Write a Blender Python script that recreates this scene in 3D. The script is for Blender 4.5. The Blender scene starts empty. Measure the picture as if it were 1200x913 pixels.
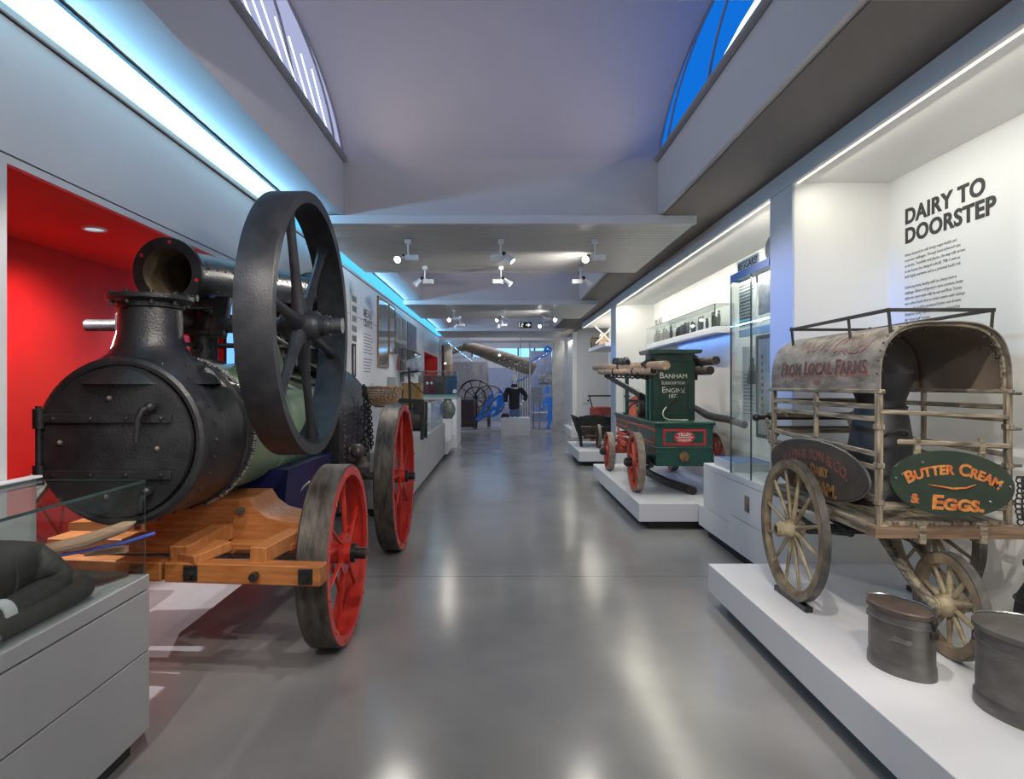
import bpy, bmesh, math, random
from mathutils import Vector, Matrix
PI = math.pi
rad = math.radians
rng = random.Random(7)
scene = bpy.context.scene
COL = scene.collection

# ---------------------------------------------------------------- camera
cam_data = bpy.data.cameras.new('camera')
cam = bpy.data.objects.new('camera', cam_data)
COL.objects.link(cam)
cam.location = (0, 0, 1.5)
cam.rotation_euler = (PI / 2, 0, 0)
cam_data.sensor_width = 36
cam_data.lens = 36 * 760 / 1200
cam_data.shift_x = 13 / 1200
cam_data.shift_y = -6.5 / 1200
cam_data.clip_end = 100
scene.camera = cam
# ---------------------------------------------------------------- world, exposure
world = bpy.data.worlds.new('world')
scene.world = world
world.use_nodes = True
bg = world.node_tree.nodes['Background']
bg.inputs['Color'].default_value = (1.0, 0.96, 0.94, 1)
bg.inputs['Strength'].default_value = .62  # ambient fill let in through the open end behind the camera
scene.view_settings.view_transform = 'Standard'
scene.view_settings.look = 'None'
scene.view_settings.exposure = 0.0
scene.view_settings.gamma = 1.0
scene.view_settings.use_curve_mapping = False


def aim(o, target):
    d = Vector(target) - o.location
    o.rotation_euler = d.to_track_quat('-Z', 'Y').to_euler()


def spot(loc, target, watts, angle=50, blend=.5, color=(1, .93, .84), size=.018):
    l = bpy.data.lights.new('spot_lamp', 'SPOT')
    l.energy = watts
    l.spot_size = rad(angle)
    l.spot_blend = blend
    l.color = color
    l.shadow_soft_size = size
    o = bpy.data.objects.new('spot_lamp', l)
    COL.objects.link(o)
    o.location = loc
    aim(o, target)
    return o


def area(loc, target, watts, sx, sy, color=(1, 1, 1), spread=180):
    l = bpy.data.lights.new('area_lamp', 'AREA')
    l.shape = 'RECTANGLE'
    l.size = sx
    l.size_y = sy
    l.energy = watts
    l.color = color
    l.spread = rad(spread)
    o = bpy.data.objects.new('area_lamp', l)
    COL.objects.link(o)
    o.location = loc
    d = (Vector(target) - Vector(loc)).normalized()
    z = -d
    y = Vector((0, 1, 0))
    x = y.cross(z).normalized()
    y = z.cross(x)
    o.rotation_euler = Matrix((x, y, z)).transposed().to_euler()
    return o


WARM = (1, .95, .86)
NICHE = (1, .945, .80)
# strip lamps inside the three lit recesses on the right (along Y)
area((2.065, 1.6, 2.86), (2.55, 1.6, 1.6), 30, .05, 5.4, NICHE)
area((2.065, 8.05, 2.86), (2.55, 8.05, 1.6), 52, .05, 6.3, NICHE)
area((2.065, 13.9, 2.86), (2.55, 13.9, 1.6), 30, .05, 4.0, NICHE)
area((2.10, 19.3, 2.80), (2.5, 19.3, 1.5), 14, .05, 2.2, NICHE)
# cool strip lamp in the slot above the left wall
area((-1.86, 9.7, 2.955), (-1.55, 9.7, 3.12), 120, .03, 21.2, (.24, .60, 1))
# track spots mounted on the ceiling panel just above the camera
spot((-.9, 1.9, 2.75), (-1.9, 3.1, 1.1), 75, 60)
spot((-.2, 2.2, 2.75), (-1.1, 3.8, 1.3), 70, 60)
spot((.95, .6, 2.75), (1.95, 3.2, .9), 95, 62)
spot((.95, 2.2, 2.75), (1.8, 3.6, .6), 85, 62)
spot((.2, .3, 2.75), (-.1, 3.0, 0), 55, 85)
spot((-1.2, .5, 2.75), (-1.72, 2.1, .85), 95, 50)
spot((1.2, .4, 2.75), (1.75, 2.2, .3), 40, 60)
# added blue spots imitating the left slot's wash on the right piers
spot((-1.45, 4.0, 2.94), (2.0, 4.62, 1.95), 400, 22, 1, (.02, .21, 1))
spot((-1.45, 10.4, 2.94), (2.0, 11.55, 2.0), 300, 10, 1, (.10, .33, 1))
# added unseen uplights that brighten the rooflight wells
for y_ in (4.1, 10.1, 16.0):
    area((-1.2, y_, 3.62), (0, y_, 5.3), 9, .08, 3.2, (1, .82, .70))
    area((1.2, y_, 3.62), (0, y_, 5.3), 9, .08, 3.2, (1, .82, .70))
# added floods to brighten the left wall and the far right end wall
spot((1.2, 1.6, 2.8), (-1.95, 3.6, 2.2), 62, 85, .9, (1, .96, .95))
spot((1.2, 7.0, 2.8), (-1.95, 9.5, 1.9), 170, 85, .9, (1, .96, .92))
spot((1.2, 12.6, 2.8), (-1.95, 15.0, 1.9), 150, 80, .9, (1, .96, .92))
spot((.9, 14.2, 2.8), (2.6, 18.1, 1.5), 170, 50, .8, (1, .95, .88))
# crisp accent spot low in the alcove, behind the engine
spot((-2.62, 3.25, 2.3), (-1.60, 4.2, 0), 240, 56, .3, (1, .93, .97), .012)
spot((-2.62, 5.25, 2.3), (-1.40, 4.4, 0), 160, 56, .3, (1, .93, .97), .012)
# recess downlights of the red alcove
spot((-2.25, 3.59, 2.34), (-2.75, 3.9, .9), 62, 120, .8, (1, .93, .86))
spot((-2.25, 5.3, 2.34), (-2.75, 5.4, .9), 45, 120, .8, (1, .93, .86))
# the room behind the glass wall
area((0, 23.5, 3.9), (0, 23.5, 0), 200, 3, 4, (.86, .86, 1))
area((2.04, 5.24, 2.37), (2.09, 5.24, 1.2), 5, .02, .7, (1, .98, .93))  # added lamp under the showcase header to brighten the papers inside


# ---------------------------------------------------------------- materials
def new_mat(name):
    m = bpy.data.materials.new(name)
    m.use_nodes = True
    nt = m.node_tree
    nt.nodes.clear()
    out = nt.nodes.new('ShaderNodeOutputMaterial')
    return m, nt, out


def M(name, c1, c2=None, rough=.5, metal=0, scale=6, stretch=(1, 1, 1), bump=0, bscale=60, lo=.35, hi=.65,
      rvar=.08, spec=.5, coat=0, detail=5):
    m, nt, out = new_mat(name)
    N = nt.nodes.new
    L = nt.links.new
    b = N('ShaderNodeBsdfPrincipled')
    L(b.outputs[0], out.inputs[0])
    b.inputs['Roughness'].default_value = rough
    b.inputs['Metallic'].default_value = metal
    b.inputs['Specular IOR Level'].default_value = spec
    b.inputs['Coat Weight'].default_value = coat
    b.inputs['Coat Roughness'].default_value = .15
    tc = N('ShaderNodeTexCoord')
    mp = N('ShaderNodeMapping')
    mp.inputs['Scale'].default_value = stretch
    L(tc.outputs['Object'], mp.inputs[0])
    if c2 is None:
        c2 = tuple(min(1, c * 1.12 + .003) for c in c1)
    n = N('ShaderNodeTexNoise')
    n.inputs['Scale'].default_value = scale
    n.inputs['Detail'].default_value = detail
    L(mp.outputs[0], n.inputs['Vector'])
    r = N('ShaderNodeValToRGB')
    r.color_ramp.elements[0].position = lo
    r.color_ramp.elements[1].position = hi
    r.color_ramp.elements[0].color = (*c1, 1)
    r.color_ramp.elements[1].color = (*c2, 1)
    L(n.outputs[0], r.inputs[0])
    L(r.outputs[0], b.inputs['Base Color'])
    if rvar:
        mr = N('ShaderNodeMapRange')
        mr.inputs['To Min'].default_value = max(0, rough - rvar)
        mr.inputs['To Max'].default_value = min(1, rough + rvar)
        L(n.outputs[0], mr.inputs[0])
        L(mr.outputs[0], b.inputs['Roughness'])
    if bump:
        n2 = N('ShaderNodeTexNoise')
        n2.inputs['Scale'].default_value = bscale
        n2.inputs['Detail'].default_value = 4
        L(mp.outputs[0], n2.inputs['Vector'])
        bp = N('ShaderNodeBump')
        bp.inputs['Strength'].default_value = bump
        bp.inputs['Distance'].default_value = .01
        L(n2.outputs[0], bp.inputs['Height'])
        L(bp.outputs[0], b.inputs['Normal'])
    return m


def emit(name, color, strength):
    m, nt, out = new_mat(name)
    e = nt.nodes.new('ShaderNodeEmission')
    e.inputs[0].default_value = (*color, 1)
    e.inputs[1].default_value = strength
    nt.links.new(e.outputs[0], out.inputs[0])
    return m


def glass(name, tint=(.95, .98, .97), refl=1.0):
    m, nt, out = new_mat(name)
    N = nt.nodes.new
    L = nt.links.new
    t = N('ShaderNodeBsdfTransparent')
    t.inputs[0].default_value = (*tint, 1)
    g = N('ShaderNodeBsdfGlossy')
    g.inputs['Roughness'].default_value = .02
    f = N('ShaderNodeLayerWeight')
    f.inputs[0].default_value = .5
    pw = N('ShaderNodeMath')
    pw.operation = 'POWER'
    pw.inputs[1].default_value = 4.0
    L(f.outputs['Facing'], pw.inputs[0])
    mu = N('ShaderNodeMath')
    mu.operation = 'MULTIPLY_ADD'
    mu.inputs[1].default_value = .55 * refl
    mu.inputs[2].default_value = .045 * refl
    L(pw.outputs[0], mu.inputs[0])
    mx = N('ShaderNodeMixShader')
    L(mu.outputs[0], mx.inputs[0])
    L(t.outputs[0], mx.inputs[1])
    L(g.outputs[0], mx.inputs[2])
    L(mx.outputs[0], out.inputs[0])
    return m


def concrete():
    m, nt, out = new_mat('polished_concrete')
    N = nt.nodes.new
    L = nt.links.new
    b = N('ShaderNodeBsdfPrincipled')
    L(b.outputs[0], out.inputs[0])
    tc = N('ShaderNodeTexCoord')
    n = N('ShaderNodeTexNoise')
    n.inputs['Scale'].default_value = .9
    n.inputs['Detail'].default_value = 8
    n.inputs['Roughness'].default_value = .56
    L(tc.outputs['Object'], n.inputs['Vector'])
    r = N('ShaderNodeValToRGB')
    r.color_ramp.elements[0].position = .3
    r.color_ramp.elements[1].position = .7
    r.color_ramp.elements[0].color = (.235, .23, .23, 1)
    r.color_ramp.elements[1].color = (.33, .325, .32, 1)
    L(n.outputs[0], r.inputs[0])
    # saw-cut joints across the hall
    sep = N('ShaderNodeSeparateXYZ')
    L(tc.outputs['Object'], sep.inputs[0])
    ad = N('ShaderNodeMath'); ad.operation = 'ADD'; ad.inputs[1].default_value = -4.7 + 60
    L(sep.outputs[1], ad.inputs[0])
    mo = N('ShaderNodeMath'); mo.operation = 'MODULO'; mo.inputs[1].default_value = 6.0
    L(ad.outputs[0], mo.inputs[0])
    lt = N('ShaderNodeMath'); lt.operation = 'LESS_THAN'; lt.inputs[1].default_value = .012
    L(mo.outputs[0], lt.inputs[0])
    mx = N('ShaderNodeMix'); mx.data_type = 'RGBA'
    L(lt.outputs[0], mx.inputs[0])
    L(r.outputs[0], mx.inputs[6])
    mx.inputs[7].default_value = (.15, .15, .148, 1)
    L(mx.outputs[2], b.inputs['Base Color'])
    n2 = N('ShaderNodeTexNoise')
    n2.inputs['Scale'].default_value = 3.0
    n2.inputs['Detail'].default_value = 3
    L(tc.outputs['Object'], n2.inputs['Vector'])
    mr = N('ShaderNodeMapRange')
    mr.inputs['To Min'].default_value = .13
    mr.inputs['To Max'].default_value = .26
    L(n2.outputs[0], mr.inputs[0])
    L(mr.outputs[0], b.inputs['Roughness'])
    b.inputs['Specular IOR Level'].default_value = .42
    return m


def photo_mat(name, dark, light, scale, seed):
    """a printed photograph: blotchy tones"""
    m, nt, out = new_mat(name)
    N = nt.nodes.new
    L = nt.links.new
    b = N('ShaderNodeBsdfPrincipled')
    b.inputs['Roughness'].default_value = .35
    L(b.outputs[0], out.inputs[0])
    tc = N('ShaderNodeTexCoord')
    mp = N('ShaderNodeMapping')
    mp.inputs['Location'].default_value = (seed, seed * 1.7, seed * .6)
    L(tc.outputs['Object'], mp.inputs[0])
    n = N('ShaderNodeTexNoise')
    n.inputs['Scale'].default_value = scale
    n.inputs['Detail'].default_value = 6
    n.inputs['Roughness'].default_value = .7
    L(mp.outputs[0], n.inputs['Vector'])
    r = N('ShaderNodeValToRGB')
    r.color_ramp.elements[0].position = .38
    r.color_ramp.elements[1].position = .62
    r.color_ramp.elements[0].color = (*dark, 1)
    r.color_ramp.elements[1].color = (*light, 1)
    L(n.outputs[0], r.inputs[0])
    L(r.outputs[0], b.inputs['Base Color'])
    return m


PAINT = M('white_wall_paint', (.60, .60, .61), (.63, .63, .64), .6, scale=1.5)
CEIL = M('ceiling_paint', (.53, .515, .51), (.56, .545, .54), .6, scale=1.2)
SLAT = M('slatted_ceiling', (.50, .49, .47), (.54, .53, .51), .32, scale=2, spec=.5)
SHADEDSOF = M('shaded_soffit', (.16, .142, .13), (.18, .16, .148), .6, scale=1.5)  # the right soffit's shade is put into this dark brown colour
NICHEW = M('niche_white', (.80, .80, .78), (.83, .83, .81), .55, scale=1.2)
REDW = M('red_alcove_plaster', (.60, .007, .008), (.70, .018, .014), .5, scale=2.2, bump=.03, bscale=25)
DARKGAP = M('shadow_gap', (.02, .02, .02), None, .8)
GREYTRIM = M('grey_trim', (.25, .25, .25), (.29, .29, .29), .45)
PLINTH = M('plinth_white', (.74, .74, .77), (.76, .76, .79), .42, scale=3)
PLINTHG = M('plinth_grey', (.36, .36, .37), (.38, .38, .39), .40, scale=3)
FLOOR = concrete()
GLASS = glass('clear_glass')
GLASSC = glass('case_glass', (.95, .98, .97), .55)
GEDGE = M('glass_edge', (.03, .07, .065), (.05, .09, .085), .1)
CASTBLK = M('black_cast_iron', (.022, .022, .025), (.038, .038, .041), .31, metal=.35, scale=9, bump=.28, bscale=90, rvar=.1)
WHEELBLK = M('flywheel_iron', (.034, .034, .040), (.052, .052, .058), .40, metal=.45, scale=11, bump=.15, bscale=120, rvar=.1)
IRON = M('worn_iron', (.10, .095, .09), (.20, .18, .16), .45, metal=.6, scale=14, bump=.15, bscale=80)
TYRE = M('worn_iron_tyre', (.05, .044, .039), (.145, .122, .102), .5, metal=.55, scale=7, stretch=(4, 1, 1), bump=.25, bscale=50)
STEELM = M('bright_steel', (.22, .22, .23), (.34, .34, .35), .25, metal=.9, scale=10)
GREENB = M('boiler_green', (.19, .31, .175), (.25, .38, .22), .36, scale=5, coat=.25)
BLUEP = M('ash_pan_blue', (.008, .012, .085), (.012, .018, .12), .4, scale=5)
REDP = M('red_wheel_paint', (.50, .020, .014), (.62, .045, .026), .38, scale=9, coat=.2)
ORWOOD = M('orange_timber', (.33, .105, .026), (.47, .18, .052), .5, scale=5, stretch=(1, 6, 10), bump=.15, bscale=30)
ORWOOD2 = M('orange_timber_end', (.36, .13, .038), (.48, .19, .06), .5, scale=5, stretch=(8, 8, 1.5), bump=.1, bscale=30)
RUST = M('rusty_inside', (.09, .06, .035), (.20, .145, .085), .8, scale=9, bump=.4, bscale=40)
BLK = M('black_paint', (.012, .012, .012), (.02, .02, .02), .35, scale=10)
BLKMAT = M('black_matt', (.015, .014, .013), (.03, .028, .026), .65, scale=10, bump=.2)
FGREEN = M('fire_engine_green', (.006, .058, .042), (.009, .078, .055), .3, scale=6, coat=.4)
FGREEND = M('fire_engine_dark_green', (.007, .028, .020), (.010, .038, .027), .33, scale=6, coat=.3)
FRED = M('fire_engine_red', (.44, .058, .034), (.56, .10, .06), .45, scale=10)
CRIM = M('crimson_paint', (.48, .022, .030), (.54, .03, .04), .4, scale=8)
TANT = M('tan_tyre', (.17, .135, .105), (.29, .24, .195), .6, scale=12, bump=.2)
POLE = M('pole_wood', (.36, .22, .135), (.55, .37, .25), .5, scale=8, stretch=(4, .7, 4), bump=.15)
POLEHOLE = M('pole_socket', (.02, .015, .012), None, .8)
OLDW = M('weathered_cream_wood', (.085, .066, .048), (.34, .285, .205), .65, scale=60, stretch=(1, .10, 1), bump=.5, bscale=50, lo=.36, hi=.60, detail=8)
OLDWX = M('weathered_cream_wood_cross', (.085, .066, .048), (.34, .285, .205), .65, scale=60, stretch=(.10, 1, 1), bump=.5, bscale=50, lo=.36, hi=.60, detail=8)
OLDWZ = M('weathered_cream_wood_upright', (.075, .058, .042), (.32, .268, .19), .65, scale=60, stretch=(1, 1, .10), bump=.5, bscale=50, lo=.36, hi=.60, detail=8)
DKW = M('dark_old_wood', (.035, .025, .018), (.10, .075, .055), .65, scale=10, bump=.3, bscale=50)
SILLW = M('worn_sill_wood', (.13, .075, .045), (.27, .18, .115), .6, scale=9, stretch=(.5, 2, 4), bump=.3)
WHEELW = M('wheel_wood', (.14, .095, .06), (.30, .235, .15), .55, scale=10, bump=.3, bscale=50)
SPOKEW = M('straw_spoke_paint', (.20, .15, .085), (.42, .35, .22), .5, scale=12, bump=.2)
CANOPY = M('worn_canopy', (.085, .068, .054), (.34, .30, .25), .6, scale=13, stretch=(1, .6, 1.6), bump=.35, bscale=40, lo=.30, hi=.72, detail=15)
CANOPYI = M('canopy_lining', (.15, .108, .078), (.21, .158, .118), .6, scale=4, bump=.1)
OVALG = M('dark_green_oval', (.014, .030, .017), (.028, .042, .026), .38, scale=7)
OVALO = M('faded_oval', (.030, .028, .020), (.075, .058, .045), .5, scale=9, lo=.3, hi=.7)
GOLDL = M('orange_gold_lettering', (.50, .10, .022), (.60, .26, .06), .45, scale=40)
GOLDF = M('faded_gold_lettering', (.19, .085, .022), (.34, .16, .045), .6, scale=30)
REDL = M('faded_red_lettering', (.30, .05, .030), (.20, .14, .11), .6, scale=34, lo=.42, hi=.62)
REDL2 = M('very_faded_red_lettering', (.24, .055, .04), (.11, .06, .045), .6, scale=34, lo=.4, hi=.62)
DKL = M('worn_dark_lettering', (.03, .025, .022), (.09, .06, .05), .6, scale=26)
REDSTAIN = M('rust_red_smear', (.38, .06, .035), (.30, .15, .11), .7, scale=26)
CREAML = M('cream_lettering', (.66, .66, .56), (.76, .75, .65), .5)
TIN = M('dark_tinware', (.13, .125, .115), (.21, .20, .185), .42, metal=.6, scale=7, stretch=(1, 1, 2), bump=.12, bscale=40)
TINB = M('can_brown_lid', (.10, .075, .062), (.16, .12, .10), .55, metal=.5, scale=6, bump=.12)
CHURN = M('churn_dark_steel', (.045, .045, .05), (.085, .085, .09), .42, metal=.7, scale=5, bump=.08)
LEATHER = M('dark_brown_cloth', (.032, .027, .024), (.055, .047, .042), .60, scale=9, bump=1.0, bscale=13)
CUFF = M('white_cuff', (.55, .53, .55), (.65, .63, .65), .6, scale=10)
PINKW = M('pale_pole_wood', (.52, .30, .20), (.64, .40, .28), .5, scale=8, stretch=(1, 5, 5))
BLUEROD = M('blue_rod_paint', (.05, .10, .55), (.08, .14, .65), .35)
LETTER = M('charcoal_wall_lettering', (.028, .028, .026), None, .6)
LETTERG = M('grey_wall_lettering', (.17, .17, .17), None, .6)
WHITEP = M('white_enamel', (.75, .75, .77), None, .35)
LENS = emit('lamp_lens_warm', (1, .95, .88), 28)
SLOT = emit('cool_light_slot', (.42, .80, 1.0), 2.4)
SLOTB = emit('blue_light_slot', (.10, .58, 1.0), 1.25)
LEDW = emit('warm_led_strip', (1, .95, .82), 2.5)
GLAZL = emit('left_rooflight_glazing', (.60, .64, .98), .70)
GLAZR = emit('right_rooflight_glazing', (.006, .17, .74), .95)
GLAZW = emit('white_pane_and_reflections', (.65, .85, 1.0), 2.5)
SKYW = emit('blue_clerestory_glass', (.30, .66, 1.0), 2.4)
SCREEN = emit('lit_blue_screen', (.15, .42, 1.0), 1.6)
PINKS = emit('pink_lit_panel', (.85, .12, .22), .55)
SIGN = M('sign_black', (.01, .01, .01), None, .4)
SIGNW = emit('exit_pictogram', (.9, 1, .95), .9)
FRAMEW = M('oak_frame', (.22, .12, .05), (.30, .18, .08), .45, scale=14)
SILV = M('mirror_back', (.55, .58, .60), (.62, .65, .67), .08, metal=.9, scale=2)
BASKET = M('wicker', (.14, .075, .035), (.42, .29, .17), .65, scale=40, bump=.6, bscale=80)
BLUEDEC = M('blue_glass_decal', (.006, .17, .80), (.010, .24, .92), .4, scale=12)
WHITEDEC = M('white_dot_decal', (.95, .92, .80), None, .4)
LOGW = M('tree_beam_wood', (.18, .115, .06), (.40, .28, .16), .6, scale=5, stretch=(1, 1, 4), bump=.3)
BROWNC = M('brown_cabinet', (.07, .03, .022), (.11, .05, .036), .5, scale=6)
PALEB = M('pale_blue_panel', (.22, .25, .36), (.26, .29, .40), .5)
JEANS = M('blue_denim', (.10, .16, .33), (.15, .21, .40), .7, scale=25)
JACKET = M('black_jacket', (.012, .013, .016), (.024, .025, .028), .7, scale=12, bump=.3)
MANN = M('mannequin_white', (.80, .79, .75), None, .5)
PAPER = M('pale_poster', (.60, .60, .57), (.66, .66, .63), .5, scale=4)
HEADERB = M('blue_case_header', (.06, .20, .58), (.07, .22, .62), .4)
TASSEL = M('tassel_thread', (.10, .09, .075), (.16, .145, .12), .8, scale=40)
BLINDG = M('grey_banner', (.36, .37, .32), (.43, .44, .39), .7, scale=8)
REDSEAT = M('orange_red_panel', (.62, .10, .045), (.70, .14, .07), .45)
HOSE = M('dark_hose', (.035, .027, .022), (.075, .060, .050), .55, scale=14, bump=.3)
BRASS = M('dull_brass', (.30, .19, .085), (.42, .28, .14), .35, metal=.8, scale=12)
DEVICE = M('device_grey', (.50, .50, .50), None, .5)


# ---------------------------------------------------------------- mesh helpers
def basis(axis):
    a = Vector(axis).normalized()
    t = Vector((0, 0, 1)) if abs(a.z) < .9 else Vector((0, 1, 0))
    u = t.cross(a).normalized()
    return u, a.cross(u), a


class MB:
    def __init__(s):
        s.bm = bmesh.new()

    def merge(s, bm):
        me = bpy.data.meshes.new('tmp')
        bm.to_mesh(me)
        bm.free()
        s.bm.from_mesh(me)
        bpy.data.meshes.remove(me)
        return s

    def box(s, x0, x1, y0, y1, z0, z1, bev=0, mat=None, seg=1):
        bm = bmesh.new()
        bmesh.ops.create_cube(bm, size=1)
        for v in bm.verts:
            v.co = Vector(((x0 + x1) / 2 + v.co.x * (x1 - x0), (y0 + y1) / 2 + v.co.y * (y1 - y0), (z0 + z1) / 2 + v.co.z * (z1 - z0)))
        if bev:
            bmesh.ops.bevel(bm, geom=bm.edges[:], offset=bev, segments=seg, affect='EDGES', profile=.5)
        if mat is not None:
            bmesh.ops.transform(bm, matrix=mat, verts=bm.verts)
        return s.merge(bm)

    def bar(s, p0, p1, w, h, bev=0, up=(0, 0, 1)):
        p0, p1 = Vector(p0), Vector(p1)
        d = p1 - p0
        y = d.normalized()
        z = Vector(up)
        x = y.cross(z)
        if x.length < 1e-4:
            x = y.cross(Vector((0, 1, 0)))
        x.normalize()
        z = x.cross(y)
        m = Matrix((x, y, z)).transposed().to_4x4()
        m.translation = (p0 + p1) / 2
        return s.box(-w / 2, w / 2, -d.length / 2, d.length / 2, -h / 2, h / 2, bev, m)

    def tube(s, pts, r, n=10, closed=False, flat=1.0):
        P = [Vector(p) for p in pts]
        k = len(P)
        rr = [r] * k if isinstance(r, (int, float)) else list(r)
        rings = []
        u = None
        for i in range(k):
            a = P[(i + 1) % k] if (closed or i < k - 1) else P[i]
            b = P[i - 1] if (closed or i > 0) else P[i]
            t = (a - b).normalized()
            if u is None:
                u, w, _ = basis(t)
            else:
                u = (u - t * u.dot(t)).normalized()
                w = t.cross(u)
            rings.append([s.bm.verts.new(P[i] + (u * math.cos(2 * PI * j / n) + w * math.sin(2 * PI * j / n) * flat) * rr[i]) for j in range(n)])
        m = k if closed else k - 1
        for i in range(m):
            A, B = rings[i], rings[(i + 1) % k]
            for j in range(n):
                s.bm.faces.new((A[j], A[(j + 1) % n], B[(j + 1) % n], B[j]))
        if not closed:
            s.bm.faces.new(rings[0][::-1])
            s.bm.faces.new(rings[-1])
        return s

    def cyl(s, p0, p1, r, n=20, r2=None):
        return s.tube([p0, p1], [r, r if r2 is None else r2], n)

    def lathe(s, prof, o=(0, 0, 0), axis=(0, 0, 1), n=36, closed=False, sx=1, sy=1, rot=0):
        u, w, a = basis(axis)
        o = Vector(o)
        rings = []
        for r, t in prof:
            if r < 1e-6:
                rings.append([s.bm.verts.new(o + a * t)])
            else:
                ring = []
                for j in range(n):
                    x, y = r * sx * math.cos(2 * PI * j / n), r * sy * math.sin(2 * PI * j / n)
                    x, y = x * math.cos(rot) - y * math.sin(rot), x * math.sin(rot) + y * math.cos(rot)
                    ring.append(s.bm.verts.new(o + a * t + u * x + w * y))
                rings.append(ring)
        k = len(rings)
        for i in range(k if closed else k - 1):
            A, B = rings[i], rings[(i + 1) % k]
            if len(A) == 1 and len(B) == 1:
                continue
            for j in range(n):
                q = (j + 1) % n
                if len(A) == 1:
                    s.bm.faces.new((A[0], B[q], B[j]))
                elif len(B) == 1:
                    s.bm.faces.new((A[j], A[q], B[0]))
                else:
                    s.bm.faces.new((A[j], A[q], B[q], B[j]))
        return s

    def ring(s, o, axis, r0, r1, t0, t1, n=40):
        return s.lathe([(r0, t0), (r1, t0), (r1, t1), (r0, t1)], o, axis, n, True)

    def disc(s, o, axis, r, t0, t1, n=32):
        return s.lathe([(0, t0), (r, t0), (r, t1), (0, t1)], o, axis, n)

    def prism(s, poly, plane, d0, d1):
        def at3(p, d):
            if plane == 'xz':
                return Vector((p[0], d, p[1]))
            if plane == 'yz':
                return Vector((d, p[0], p[1]))
            return Vector((p[0], p[1], d))
        A = [s.bm.verts.new(at3(p, d0)) for p in poly]
        B = [s.bm.verts.new(at3(p, d1)) for p in poly]
        k = len(poly)
        s.bm.faces.new(A)
        s.bm.faces.new(B[::-1])
        for i in range(k):
            s.bm.faces.new((A[i], B[i], B[(i + 1) % k], A[(i + 1) % k]))
        return s

    def ball(s, c, r, n=10):
        bm = bmesh.new()
        bmesh.ops.create_uvsphere(bm, u_segments=n, v_segments=max(5, n // 2 + 1), radius=r)
        bmesh.ops.translate(bm, vec=Vector(c), verts=bm.verts)
        return s.merge(bm)

    def torus(s, c, axis, R_, r, n=24, m=8):
        u, w, a = basis(axis)
        c = Vector(c)
        return s.tube([c + (u * math.cos(2 * PI * i / n) + w * math.sin(2 * PI * i / n)) * R_ for i in range(n)], r, m, True)

    def build(s, name, mat, parent=None, ang=35, label=None):
        bmesh.ops.recalc_face_normals(s.bm, faces=s.bm.faces)
        me = bpy.data.meshes.new(name)
        s.bm.to_mesh(me)
        s.bm.free()
        return finish(me, name, mat, parent, ang, label)


def origin_of(o):
    v = Vector((0, 0, 0))
    while o is not None:
        v += o.location
        o = o.parent
    return v


def finish(me, name, mat, parent=None, ang=35, label=None):
    for p in me.polygons:
        p.use_smooth = True
    me.set_sharp_from_angle(angle=rad(ang))
    me.materials.append(mat)
    ob = bpy.data.objects.new(name, me)
    COL.objects.link(ob)
    if parent is not None:
        off = origin_of(parent)
        for v in me.vertices:
            v.co -= off
        ob.parent = parent
    else:
        xs = [v.co for v in me.vertices]
        c = Vector(((min(v.x for v in xs) + max(v.x for v in xs)) / 2, (min(v.y for v in xs) + max(v.y for v in xs)) / 2, min(v.z for v in xs)))
        for v in me.vertices:
            v.co -= c
        ob.location = c
    if label:
        ob['label'] = label
    return ob


def tag(o, label, cat, group=None):
    o['label'] = label
    o['category'] = cat
    if group:
        o['group'] = group
    return o


def thing(name, label, cat, loc=(0, 0, 0), group=None):
    o = bpy.data.objects.new(name, None)
    o.empty_display_size = .1
    COL.objects.link(o)
    o.location = loc
    return tag(o, label, cat, group)


def dup(root, loc, label=None):
    r = root.copy()
    COL.objects.link(r)
    r.location = loc
    if label:
        r['label'] = label
    for ch in root.children:
        c = ch.copy()
        COL.objects.link(c)
        c.parent = r
        for g in ch.children:
            d = g.copy()
            COL.objects.link(d)
            d.parent = c
    return r


def struct(name, mb, mat, ang=35):
    o = mb.build(name, mat, None, ang)
    o['kind'] = 'structure'
    return o


def text(name, body, size, loc, xd, up, mat, parent, align='CENTER', depth=.0015, bold=0, sx=1, warp=None, spacing=1, line=1, caps=0):
    cu = bpy.data.curves.new('txt', 'FONT')
    cu.body = body
    cu.size = size
    cu.align_x = align
    cu.extrude = depth
    cu.offset = bold
    cu.space_character = spacing
    cu.space_line = line
    cu.resolution_u = 4
    if caps:
        cu.small_caps_scale = caps
        for f_ in cu.body_format:
            f_.use_small_caps = True
    ob = bpy.data.objects.new('txt', cu)
    COL.objects.link(ob)
    bpy.context.view_layer.update()
    me = bpy.data.meshes.new_from_object(ob.evaluated_get(bpy.context.evaluated_depsgraph_get()))
    bpy.data.objects.remove(ob)
    bpy.data.curves.remove(cu)
    xd, up = Vector(xd).normalized(), Vector(up).normalized()
    nz = xd.cross(up)
    loc = Vector(loc)
    for v in me.vertices:
        c = v.co.copy()
        c.x *= sx
        if warp:
            c = warp(c)
        v.co = loc + xd * c.x + up * c.y + nz * c.z if not isinstance(c, tuple) else Vector(c)
    me.materials.clear()
    return finish(me, name, mat, parent, 30)


def arc_warp(Rr):
    return lambda c: Vector(((Rr + c.y) * math.sin(c.x / Rr), (Rr + c.y) * math.cos(c.x / Rr) - Rr, c.z))


def at(px, py, Y):
    return Vector(((px - 587) * Y / 760, Y, 1.5 - (py - 450) * Y / 760))


def circ(c, r, axis_u, axis_v, n, a0=0, a1=2 * PI):
    c, U, W = Vector(c), Vector(axis_u), Vector(axis_v)
    return [c + (U * math.cos(a0 + (a1 - a0) * i / n) + W * math.sin(a0 + (a1 - a0) * i / n)) * r for i in range(n + 1)]
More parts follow.
